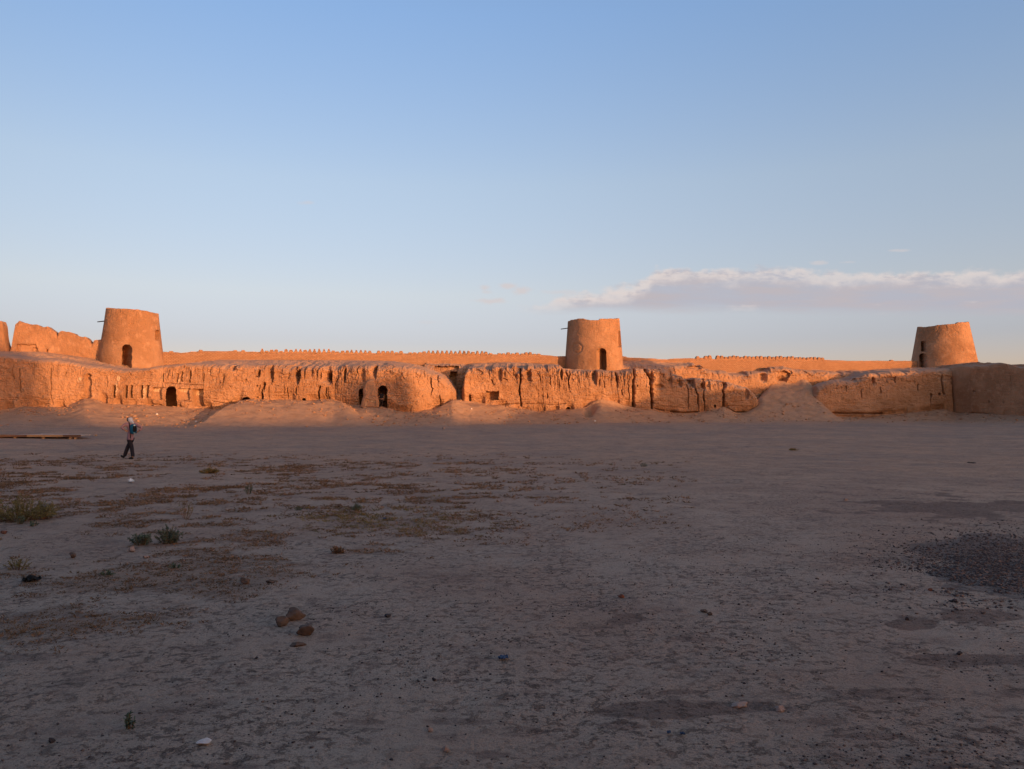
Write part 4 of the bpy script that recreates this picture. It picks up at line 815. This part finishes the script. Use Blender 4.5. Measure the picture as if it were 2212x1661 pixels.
# --- fallen panelled piece of wall leaning in front of the domed room
def fallen_wall():
    poly = [C3(*p) for p in ((738, 1040), (752, 960), (776, 885), (768, 815), (792, 735), (815, 692), (860, 670), (905, 668), (935, 722), (950, 790), (970, 850), (962, 885), (987, 960), (982, 1042))]
    xs = np.arange(776, 822, .35); rs = np.arange(816, 884, .35); PX, R = np.meshgrid(xs, rs)
    inside = np.zeros(PX.shape, bool); j = len(poly) - 1
    for i in range(len(poly)):
        (xi, yi), (xj, yj) = poly[i], poly[j]
        inside ^= ((yi > R) != (yj > R)) & (PX < (xj - xi) * (R - yi) / (yj - yi + 1e-9) + xi); j = i
    d = seg_dist(PX, R, poly + poly[:1]); d = np.where(inside, d, 0)
    Dp = wallD(PX)
    out = 0.42 * (1 - np.exp(-d / 0.9)) + 0.010 * (R - 818) * (d > 0) + 0.05 * fbm(PX / 6, R / 6, 3, 4) * np.clip(d, 0, 1)
    a, b, c_, e_ = C3(803, 922), C3(940, 948), C3(930, 1022), C3(796, 1018)
    t = (PX - a[0]) / (b[0] - a[0]); upper = a[1] + t * (b[1] - a[1]); pan = (t > 0) & (t < 1) & (R > upper) & (R < 876.4)
    out = np.where(pan, out - .16, out)
    led = np.abs(R - (upper - 8.5)) < .7; out = np.where(led & (d > 1), out - .05, out)
    Y = Dp + 0.25 - out
    u = (830.5 - R) / F; tt_ = Y / (CP - SP * u); X = (PX - 1106) / F * tt_; Z = CAMH + (SP + CP * u) * tt_
    V = np.stack([X, Y, Z], -1).reshape(-1, 3); Q = grid_quads(*PX.shape)[:, ::-1]
    cc = lambda m_: np.stack([m_[:-1, :-1], m_[:-1, 1:], m_[1:, 1:], m_[1:, :-1]])
    keep = cc(d > 0).any(0).reshape(-1); pk = cc(pan).all(0).reshape(-1)
    pale = (pan & ((R - upper < 4.5) | (PX - a[0] < 3))).astype(float).reshape(-1)
    o = link('fallen_wall', submesh('fallen_wall', V, Q, {'pale': pale}, keep & ~pk, False), MAT_MUD); tag(o, 'leaning fallen slab of mud wall with a framed panel, beside the domed room doorway', 'ruin')
    link('panel', submesh('panel', V, Q, {'pale': pale}, keep & pk, False), MAT_MUD, o)
fallen_wall()

# --- low timber platform at the left edge
def box_bm(bm, x0, x1, y0, y1, z0, z1, jit=0.0):
    vs_ = [bm.verts.new((x + rnd.uniform(-jit, jit), y, z + rnd.uniform(-jit, jit))) for x in (x0, x1) for y in (y0, y1) for z in (z0, z1)]
    for f in ((0, 1, 3, 2), (4, 6, 7, 5), (0, 4, 5, 1), (2, 3, 7, 6), (0, 2, 6, 4), (1, 5, 7, 3)): bm.faces.new([vs_[i] for i in f])
def bm_obj(name, bm, mat, parent): 
    bmesh.ops.recalc_face_normals(bm, faces=bm.faces); me = bpy.data.meshes.new(name); bm.to_mesh(me); bm.free(); return link(name, me, mat, parent)
GREYW = plain('weathered_planks', (.46, .36, .31), .9, .25, 3); TANW = plain('pale_plank', (.36, .225, .13), .9, .2, 3); BRNW = plain('brown_plank', (.13, .075, .052), .9, .25, 3)
pf = on_ground(88, 947.5); pw = 5.0 * pf.y / 51.0; hz_ = .20
pl_ = empty('wooden_platform', pf, 'low wooden plank platform on short posts at the left edge of the court', 'platform', rz=math.radians(2.0))
bm = bmesh.new()
for i in range(22):
    x = -pw / 2 - .05 + i * (pw / 22); box_bm(bm, x, x + pw / 22 - .012, .02 + .3 * max(0, i - 12) / 10, 4.2 - .14 * i + rnd.uniform(-.05, .05), hz_ - .03, hz_ + rnd.uniform(.0, .012))
bm_obj('deck', bm, GREYW, pl_)
for x0, x1, mt in ((-pw / 2, -pw * .17, BRNW), (-pw * .17, pw * .28, TANW), (pw * .28, pw / 2, BRNW)):
    bm = bmesh.new(); box_bm(bm, x0 + .01, x1 - .01, -.035, .015, hz_ - .10, hz_ + .015, .008); bm_obj('edge_board', bm, mt, pl_)
bm = bmesh.new(); box_bm(bm, -pw / 2 - .09, -pw / 2 - .05, .0, 4.2, hz_ - .16, hz_ + .02); bm_obj('side_board', bm, BRNW, pl_)
for x in (-.33, .02, .36, .42):
    for y in ((.05, 3.0) if x < .4 else (.05,)):
        bm = bmesh.new(); box_bm(bm, pw * x - .06, pw * x + .06, y, y + .1, -.15, hz_ - .035, .004); bm_obj('post', bm, TANW, pl_)

# --- stones and clods
MAT_CLOD = plain('mud_clod', (.125, .085, .066), 1, .4, 14); MAT_PINK = plain('pinkish_stone', (.33, .235, .195), .95, .2, 25); MAT_DARK = plain('dark_stone', (.055, .05, .055), .9, .3, 40); MAT_WHITE = plain('white_stone', (.78, .70, .66), .85, .15, 18); MAT_BRK = plain('brick_fragment', (.19, .085, .06), .95, .25, 25)
def rock(px, row, wpx, hpx, mat, label, cat='stone', seed=1, name='stone', rz=0, sink=.12, facet=.95, dr=.8):
    g = on_ground(px, row + hpx * .42); w_ = wpx / F * g.y; h_ = hpx / F * g.y
    bm = bmesh.new(); bmesh.ops.create_icosphere(bm, subdivisions=4, radius=1)
    r_ = random.Random(seed); planes = [(Vector((r_.uniform(-1, 1), r_.uniform(-1, 1), r_.uniform(-.4, 1))).normalized(), r_.uniform(.38, .72)) for _ in range(12)]
    for v in bm.verts:
        for n_, d_ in planes:
            k_ = v.co.dot(n_) - d_
            if k_ > 0: v.co -= n_ * k_ * .9
        p = v.co; v.co = p * (1 + facet * .28 * float(fbm(p.x * 2.3 + seed, p.y * 2.3 + p.z * 1.7, seed, 4)))
    zz = [v.co.z for v in bm.verts]; xx = [v.co.x for v in bm.verts]; zs = h_ / (max(zz) - min(zz)) * 1.1; xs_ = w_ / (max(xx) - min(xx))
    for v in bm.verts: v.co = Vector((v.co.x * xs_, v.co.y * xs_ * dr, (v.co.z - min(zz)) * zs - h_ * sink))
    for f in bm.faces: f.smooth = True
    me = bpy.data.meshes.new(name); bm.to_mesh(me); bm.free()
    o = link(name, me, mat); o.location = g; o.rotation_euler = (0, 0, rz); tag(o, label, cat); return o
rock(637, 1329, 44, 27, MAT_CLOD, 'largest brown clod of the three in the left foreground, at the back', 'clod', 3, 'clod', .3)
rock(608, 1344, 28, 21, MAT_CLOD, 'small peaked brown clod against the left front of the largest clod', 'clod', 8, 'clod', 1.0)
rock(659, 1362, 42, 23, MAT_CLOD, 'wedge-shaped purplish brown clod, front right of the three', 'clod', 12, 'clod', -.3)
rock(643, 1390, 36, 11, MAT_CLOD, 'flat half-buried clod just in front of the three big clods', 'clod', 17, 'clod', .2, .3)
rock(443, 1605, 34, 14, MAT_WHITE, 'long white stone lying alone at the lower left', 'stone', 21, rz=-.1)
rock(962, 1618, 18, 13, MAT_PINK, 'small round pale pink stone at the bottom centre on dark grit', 'stone', 25)
rock(284, 1186, 17, 11, MAT_PINK, 'round pinkish stone in front of the left green shrub of the pair', 'stone', 31)
rock(157, 1199, 18, 12, MAT_CLOD, 'reddish stone among dry weeds, left of the green shrubs', 'stone', 33)
rock(316, 1203, 13, 7, MAT_PINK, 'flat pale stone below the pair of green shrubs', 'stone', 36)
rock(530, 1255, 21, 13, MAT_CLOD, 'rounded brown stone at the right end of the dry weeds', 'stone', 39)
rock(588, 1257, 22, 8, MAT_CLOD, 'flat brown stone right of the rounded one', 'stone', 41, sink=.25)
rock(9, 1149, 15, 7, MAT_BRK, 'flat red stone at the left picture edge under the bush', 'stone', 43)
rock(1341, 1288, 14, 9, MAT_BRK, 'reddish brick-like stone right of centre in the open court', 'stone', 45, rz=.6)
rock(1520, 1321, 16, 6, MAT_CLOD, 'flatter of two brown stones lying together at the right', 'stone', 48)
rock(1534, 1325, 12, 7, MAT_CLOD, 'rounder of two brown stones lying together at the right', 'stone', 50)
rock(938, 1467, 9, 7, MAT_DARK, 'small black stone at lower centre', 'stone', 52)
rock(837, 1328, 14, 7, MAT_DARK, 'flat black stone right of the three clods', 'stone', 54)
rock(554, 1420, 9, 6, MAT_DARK, 'black pebble left of and below the clods', 'stone', 56)
rock(111, 1596, 14, 11, MAT_DARK, 'dark grey stone in the lower left corner', 'stone', 58)
rock(929, 1574, 13, 9, MAT_PINK, 'brownish stone just above the pale pink one', 'stone', 60)
rock(1597, 1520, 42, 9, MAT_PINK, 'wide flat pale stone at the edge of the dark grit patch', 'stone', 62, sink=.3)
rock(1680, 1530, 22, 14, MAT_PINK, 'pale stone right of the dark grit patch', 'stone', 64, sink=.3)
rock(958, 925, 7, 5, MAT_PINK, 'pale lump of stone on the far court below the domed room', 'stone', 66)
rock(1826, 1079, 9, 5, MAT_PINK, 'small tan stone alone on the far right court', 'stone', 68)
rock(1960, 1336, 10, 8, MAT_DARK, 'dark stone above the red soil patch at right', 'stone', 70)
rock(2010, 1273, 9, 7, MAT_BRK, 'reddish stone below the gravel patch', 'stone', 72)
rock(2062, 1298, 11, 9, MAT_DARK, 'black stone at the lower edge of the gravel patch', 'stone', 74)
rock(2072, 1408, 13, 8, MAT_DARK, 'dark stone beside the rightmost grey soil patch', 'stone', 76)
rock(70, 981, 4, 3, MAT_BRK, 'tiny red lump behind the walking person, far left', 'stone', 78)
for px_, r_, w_, l_ in ((339, 895, 6, 'white scrap lying below the arched doorway at the left'), (396, 907, 9, 'pale stone chip left of the shaded heap of earth'), (424, 911, 5, 'white scrap at the shaded edge of the heap of earth'), (400, 923, 6, 'tan lump in front of the heap of earth'), (1285, 893, 5, 'white scrap in the hollow of the mound below the middle tower'), (1018, 883, 4, 'white chip left of the square window hole')):
    rock(px_, r_, w_, 3, MAT_WHITE if 'white' in l_ else MAT_PINK, l_, 'stone' if 'scrap' not in l_ else 'litter', int(px_), 'stone' if 'scrap' not in l_ else 'paper_scrap')

# --- litter
def scrap(name, px, row, wpx, hpx, mat, label, seed):
    g = on_ground(px, row); w_ = wpx / F * g.y; n_ = 14
    u_ = np.linspace(-1, 1, n_); U, W = np.meshgrid(u_, u_); edge = np.hypot(U, W) / (1 + .35 * fbm(U * 2, W * 2, seed, 2))
    X = U * w_ / 2 * np.minimum(1, 1 / np.maximum(edge, 1e-6)) ; Y = W * w_ * .6 * np.minimum(1, 1 / np.maximum(edge, 1e-6))
    Z = .012 + np.abs(fbm(U * 1.6, W * 1.6, seed + 1, 3)) * hpx / F * g.y * 2.0
    me = raw_mesh(name, np.stack([X, Y, Z], -1).reshape(-1, 3), grid_quads(n_, n_), smooth=True); o = link(name, me, mat); o.location = g; tag(o, label, 'litter')
    md = o.modifiers.new('thickness', 'SOLIDIFY'); md.thickness = .004; return o
PLASTIC = plain('white_plastic', (.80, .80, .80), .45, .05); BLUEP = plain('blue_plastic', (.04, .065, .12), .5, .2); RAG = plain('burnt_rag', (.014, .012, .011), .9, .3)
scrap('plastic_bag', 283, 1042, 13, 6, PLASTIC, 'crumpled white plastic bag in the weeds below the walking person', 5)
scrap('plastic_scrap', 1087, 1427, 22, 4, BLUEP, 'flat blue plastic scrap in the lower centre', 6)
scrap('rag', 68, 1257, 36, 8, RAG, 'black rag lying in dry weeds near the left edge', 8)
for px_, r_, s_ in ((832, 1122, 7), (1445, 1583, 9), (1475, 1588, 10)):
    scrap('plastic_scrap', px_, r_, 9, 3, BLUEP, {832: 'small blue scrap in the yellow dry grass', 1445: 'left one of two tiny blue scraps below the dark grit patch', 1475: 'right one of two tiny blue scraps below the dark grit patch'}[px_], s_)
scrap('stick', 2099, 1001, 15, 1.5, RAG, 'short black stick lying on the far court at right', 13)

# --- plants
def leaf_mat(name, base):
    m = M(name, .8); c = m.mix(m.attr('tint'), tuple(v * .55 for v in base), tuple(min(1, v * 1.5) for v in base)); m.color(c)
    tr = m.N.new('ShaderNodeBsdfTranslucent'); m.L.new(c, tr.inputs[0]); mx = m.N.new('ShaderNodeMixShader'); mx.inputs[0].default_value = .25
    m.L.new(m.b.outputs[0], mx.inputs[1]); m.L.new(tr.outputs[0], mx.inputs[2]); m.L.new(mx.outputs[0], m.N['Material Output'].inputs[0]); return m.m
GREEN = leaf_mat('grey_green_leaves', (.115, .150, .105)); YGRASS = leaf_mat('yellow_dry_grass', (.24, .165, .060)); DRY = leaf_mat('dry_brown_weeds', (.235, .135, .075)); OLIVE = leaf_mat('olive_twigs', (.20, .165, .065))
def blades(pos, dirs, length, width, curl=.2):
    """narrow pointed blades: two quads each, as arrays"""
    n_ = len(pos); d = dirs / np.linalg.norm(dirs, axis=1, keepdims=True)
    s = np.cross(d, rng.normal(size=(n_, 3))); s /= np.linalg.norm(s, axis=1, keepdims=True) + 1e-9
    mid = pos + d * (length * .55)[:, None]; tip = pos + d * length[:, None] + np.array([0, 0, -1]) * (length * curl)[:, None]
    w_ = width[:, None]
    V = np.stack([pos - s * w_ * .35, pos + s * w_ * .35, mid + s * w_ * .5, mid - s * w_ * .5, tip], 1).reshape(-1, 3)
    k_ = np.arange(n_)[:, None] * 5
    T = np.concatenate([k_ + [0, 1, 2], k_ + [0, 2, 3], k_ + [3, 2, 4]])
    return V, T
def shrub(px, row, wpx, hpx, label, mat=GREEN, seed=0, n_stem=34, leaf=1.0, upright=.6, name='shrub', cat='shrub', dens=1.0, group=None):
    global rng
    rng = np.random.default_rng(seed + 100)
    g = on_ground(px, row); w_ = wpx / F * g.y / 2; h_ = hpx / F * g.y
    root = empty(name, g, label, cat, group)
    P, Dn, Ln, Wd, T = [], [], [], [], []
    tubes_v, tubes_q = [], []
    for i in range(n_stem):
        a = rng.uniform(0, 2 * math.pi); rr = math.sqrt(rng.uniform(0, 1)); hh = h_ * (1.0 - .55 * rr ** 2) * rng.uniform(.6, 1.1)
        tip = np.array([math.cos(a) * w_ * rr, math.sin(a) * w_ * rr * .8, hh]); base = np.array([math.cos(a) * w_ * rr * .35, math.sin(a) * w_ * rr * .3, -.01])
        m_ = int(16 * dens); t = rng.uniform(.15, 1.0, m_) ** .8
        bend = np.array([rng.normal() * .08 * w_, rng.normal() * .08 * w_, 0])
        p = base + (tip - base) * t[:, None] + bend * (4 * t * (1 - t))[:, None]
        d = (tip - base)[None] * upright / max(h_, 1e-3) + rng.normal(size=(m_, 3)) * .75 + [0, 0, .25]
        P.append(p); Dn.append(d); Ln.append(rng.uniform(.5, 1.2, m_) * .034 * leaf); Wd.append(rng.uniform(.6, 1.2, m_) * .0105 * leaf); T.append(np.repeat(np.clip(rng.uniform(.1, .9) + rng.normal(size=m_) * .15, 0, 1), 5))
        s0 = len(tubes_v) * 1
        tt2 = np.linspace(0, .95, 4); c_ = base + (tip - base) * tt2[:, None] + bend * (4 * tt2 * (1 - tt2))[:, None]
        for q_, cc_ in enumerate(c_):
            r0 = .0035 * (1 - .6 * q_ / 3)
            tubes_v += [cc_ + [r0, 0, 0], cc_ + [-r0 * .5, r0 * .87, 0], cc_ + [-r0 * .5, -r0 * .87, 0]]
        for q_ in range(3):
            for k_ in range(3): a0 = s0 + q_ * 3 + k_; a1 = s0 + q_ * 3 + (k_ + 1) % 3; tubes_q.append((a0, a1, a1 + 3, a0 + 3))
    V, F3 = blades(np.concatenate(P), np.concatenate(Dn), np.concatenate(Ln), np.concatenate(Wd))
    link('foliage', raw_mesh('foliage', V, F3, {'tint': np.concatenate(T)}, tris=True), mat, root)
    link('stems', raw_mesh('stems', np.array(tubes_v), np.array(tubes_q), {'tint': np.full(len(tubes_v), .3)}), DRY, root)
    return root
shrub(364, 1173, 64, 41, 'largest grey-green shrub, right one of the pair at the left', seed=1, n_stem=64, dens=1.3)
shrub(306, 1176, 58, 30, 'grey-green shrub leaning right, left one of the pair at the left', seed=2, n_stem=46, dens=1.2)
shrub(537, 1068, 22, 22, 'small dark green shrub in weeds, right of the walking person', seed=3, n_stem=22)
shrub(770, 1103, 22, 20, 'small round green shrub in the yellow dry grass', seed=4, n_stem=24)
shrub(1390, 1008, 18, 10, 'tiny green tuft alone on the far open court', seed=5, n_stem=18)
shrub(98, 1120, 44, 36, 'green shrub at the right foot of the big olive bush', seed=6, n_stem=40)
shrub(45, 1132, 20, 20, 'small green plant in front of the big olive bush', seed=7, n_stem=16)
shrub(72, 1136, 22, 12, 'low green plant between the olive bush and the bare path', seed=14, n_stem=12)
shrub(279, 1573, 24, 32, 'little green seedling alone at the lower left', seed=8, n_stem=10, leaf=.8, dens=.8, name='seedling', cat='plant')
shrub(378, 1226, 24, 9, 'sparse green sprig below the pair of shrubs', seed=9, n_stem=8)
shrub(232, 1243, 26, 11, 'sparse green sprig in brown weeds, left of centre', seed=10, n_stem=9)
shrub(645, 1103, 16, 9, 'faint green sprig left of the yellow dry grass', seed=11, n_stem=8)
shrub(44, 1124, 160, 52, 'big feathery olive-yellow bush at the left edge', OLIVE, 12, n_stem=150, leaf=1.2, dens=1.5, name='bush', cat='bush')
shrub(400, 1120, 46, 56, 'thin tall yellowish plant standing above the pair of shrubs', OLIVE, 13, n_stem=12, leaf=.9, dens=.7, name='dry_plant', cat='plant')
shrub(454, 1022, 52, 12, 'low yellow grass clump right of the walking person', YGRASS, 15, n_stem=60, leaf=1.7, name='grass_clump', cat='grass')
shrub(1715, 973, 26, 5, 'thin yellow grass clump on the far right court', YGRASS, 16, n_stem=24, leaf=1.6, name='grass_clump', cat='grass')
shrub(729, 1194, 34, 14, 'lone rust-brown dry tuft on bare crust in the centre left', DRY, 17, n_stem=30, leaf=1.0, name='dry_tuft', cat='plant')
shrub(38, 1228, 60, 30, 'yellowish dry plant near the left edge, above the black rag', OLIVE, 18, n_stem=24, leaf=.9, dens=.8, name='dry_plant', cat='plant')

rng = np.random.default_rng(21)
def weeds():
    N_ = 75000
    y = 5.2 * (40 / 5.2) ** rng.uniform(0, 1, N_); pxs = rng.uniform(-60, 1500, N_)
    X = xpx(pxs, y); keep = rng.uniform(0, 1, N_) < np.clip(y / 20, .20, 1)
    X, y, pxs = X[keep], y[keep], pxs[keep]
    row = rowz(0, y)
    p, yel, pxs, row = weed_field(X, y)
    k_ = rng.uniform(0, 1, len(p)) < p * .75
    return X[k_], y[k_], pxs[k_], yel[k_], row[k_]
WX, WY, WP, WYEL, WROW = weeds()
def tuft_field(name, X, Y, tint, mat, label, per=11, ln=.045, wd=.0075):
    n_ = len(X); gz_ = G(X, Y)
    sc = rng.uniform(.5, 1.35, n_) * np.clip(Y / 11, .75, 1.7)
    a = rng.uniform(0, 2 * math.pi, (n_, per)); sp_ = rng.uniform(0, .05, (n_, per)) * sc[:, None]
    pos = np.stack([X[:, None] + np.cos(a) * sp_, Y[:, None] + np.sin(a) * sp_, np.repeat(gz_[:, None] - .004, per, 1)], -1).reshape(-1, 3)
    d = np.stack([np.cos(a), np.sin(a), rng.uniform(.25, 1.3, (n_, per))], -1).reshape(-1, 3)
    V, T = blades(pos, d, (rng.uniform(.5, 1.3, (n_, per)) * ln * sc[:, None]).reshape(-1), (rng.uniform(.6, 1.3, (n_, per)) * wd * sc[:, None]).reshape(-1))
    o = link(name, raw_mesh(name, V, T, {'tint': np.repeat(np.repeat(tint, per), 5)}, tris=True), mat); tag(o, label, None, None, 'stuff'); return o
ys_ = (rng.uniform(0, 1, len(WX)) < WYEL * .75)
tuft_field('dry_weeds', WX[~ys_], WY[~ys_], np.clip(.4 + .4 * fbm(WX[~ys_] * .8, WY[~ys_] * .8, 210, 3) + rng.normal(size=(~ys_).sum()) * .18, 0, 1), DRY, 'low rust-brown dead weeds over the left half of the court')
tuft_field('dry_grass', WX[ys_], WY[ys_], rng.uniform(.1, .8, ys_.sum()), YGRASS, 'patch of yellow dry grass left of centre', 12, .055, .006)

# --- pebbles, grit
def gravel(name, n_, sampler, size, label, mat):
    X, Y = sampler(n_); n_ = len(X); gz_ = G(X, Y)
    t = (1 + 5 ** .5) / 2
    ico = np.array([(-1, t, 0), (1, t, 0), (-1, -t, 0), (1, -t, 0), (0, -1, t), (0, 1, t), (0, -1, -t), (0, 1, -t), (t, 0, -1), (t, 0, 1), (-t, 0, -1), (-t, 0, 1)]) / 1.9
    fc_ = np.array([(0, 11, 5), (0, 5, 1), (0, 1, 7), (0, 7, 10), (0, 10, 11), (1, 5, 9), (5, 11, 4), (11, 10, 2), (10, 7, 6), (7, 1, 8), (3, 9, 4), (3, 4, 2), (3, 2, 6), (3, 6, 8), (3, 8, 9), (4, 9, 5), (2, 4, 11), (6, 2, 10), (8, 6, 7), (9, 8, 1)])
    s = size[0] * (size[1] / size[0]) ** (rng.uniform(0, 1, n_) ** 3.0)
    V = ico[None] * (1 + rng.uniform(-.25, .25, (n_, 12, 1))) * s[:, None, None] * np.stack([rng.uniform(.8, 1.4, n_), rng.uniform(.7, 1.1, n_), rng.uniform(.45, .8, n_)], -1)[:, None]
    a = rng.uniform(0, 6.28, n_); ca, sa = np.cos(a)[:, None], np.sin(a)[:, None]
    Vx = V[..., 0] * ca - V[..., 1] * sa + X[:, None]; Vy = V[..., 0] * sa + V[..., 1] * ca + Y[:, None]; Vz = V[..., 2] + (gz_ + s * .22)[:, None]
    T = (fc_[None] + np.arange(n_)[:, None, None] * 12).reshape(-1, 3)
    o = link(name, raw_mesh(name, np.stack([Vx, Vy, Vz], -1).reshape(-1, 3), T, {'tint': np.repeat(rng.uniform(0, 1, n_) ** 3.5, 12), 'pale': np.zeros(n_ * 12)}, True, True), mat); tag(o, label, None, None, 'stuff')
mg = M('grit_stones', .9); mg.color(mg.mix(mg.attr('tint'), (.075, .058, .056), (.22, .155, .13))); MAT_GRIT = mg.m
def samp_near(n_):
    y = 3.4 * (17 / 3.4) ** (rng.uniform(0, 1, n_)); pxs = rng.uniform(-60, 2280, n_); X = xpx(pxs, y)
    k_ = rng.uniform(0, 1, n_) < np.clip(sst(fbm(X * 1.3, y * 1.3, 301, 4), -.25, .5) * (.35 + .65 * sst(pxs, 300, 1700)) + .08, 0, 1); return X[k_], y[k_]
def samp_patch(n_):
    pxs = rng.normal(2140, 115, n_); row = rng.normal(1216, 38, n_); k_ = (row > 1120) & (row < 1330); pxs, row = pxs[k_], row[k_]
    y = CAMH / np.tan(np.arctan((row - 830.5) / F) - PITCH); X = xpx(pxs, y)
    k_ = (fbm(X * 1.2, y * 1.2, 305, 3) > -.35); return X[k_], y[k_]
gravel('gravel', 42000, samp_near, (.002, .0105), 'small dark pebbles strewn over the near court', MAT_GRIT)
gravel('gravel', 13000, samp_patch, (.004, .021), 'spread of dark gravel at the right side of the court', MAT_GRIT)

def samp_foot(n_):
    pxs = rng.uniform(-40, 2240, n_); y = wallD(pxs) - np.abs(rng.normal(0, 3.6, n_)) - .1; X = xpx(pxs, y)
    k_ = fbm(X * .5, y * .5, 309, 3) > -.15; return X[k_], y[k_]
gravel('rubble', 5200, samp_foot, (.018, .15), 'crumbled mud lumps strewn along the foot of the walls', MAT_MUD)
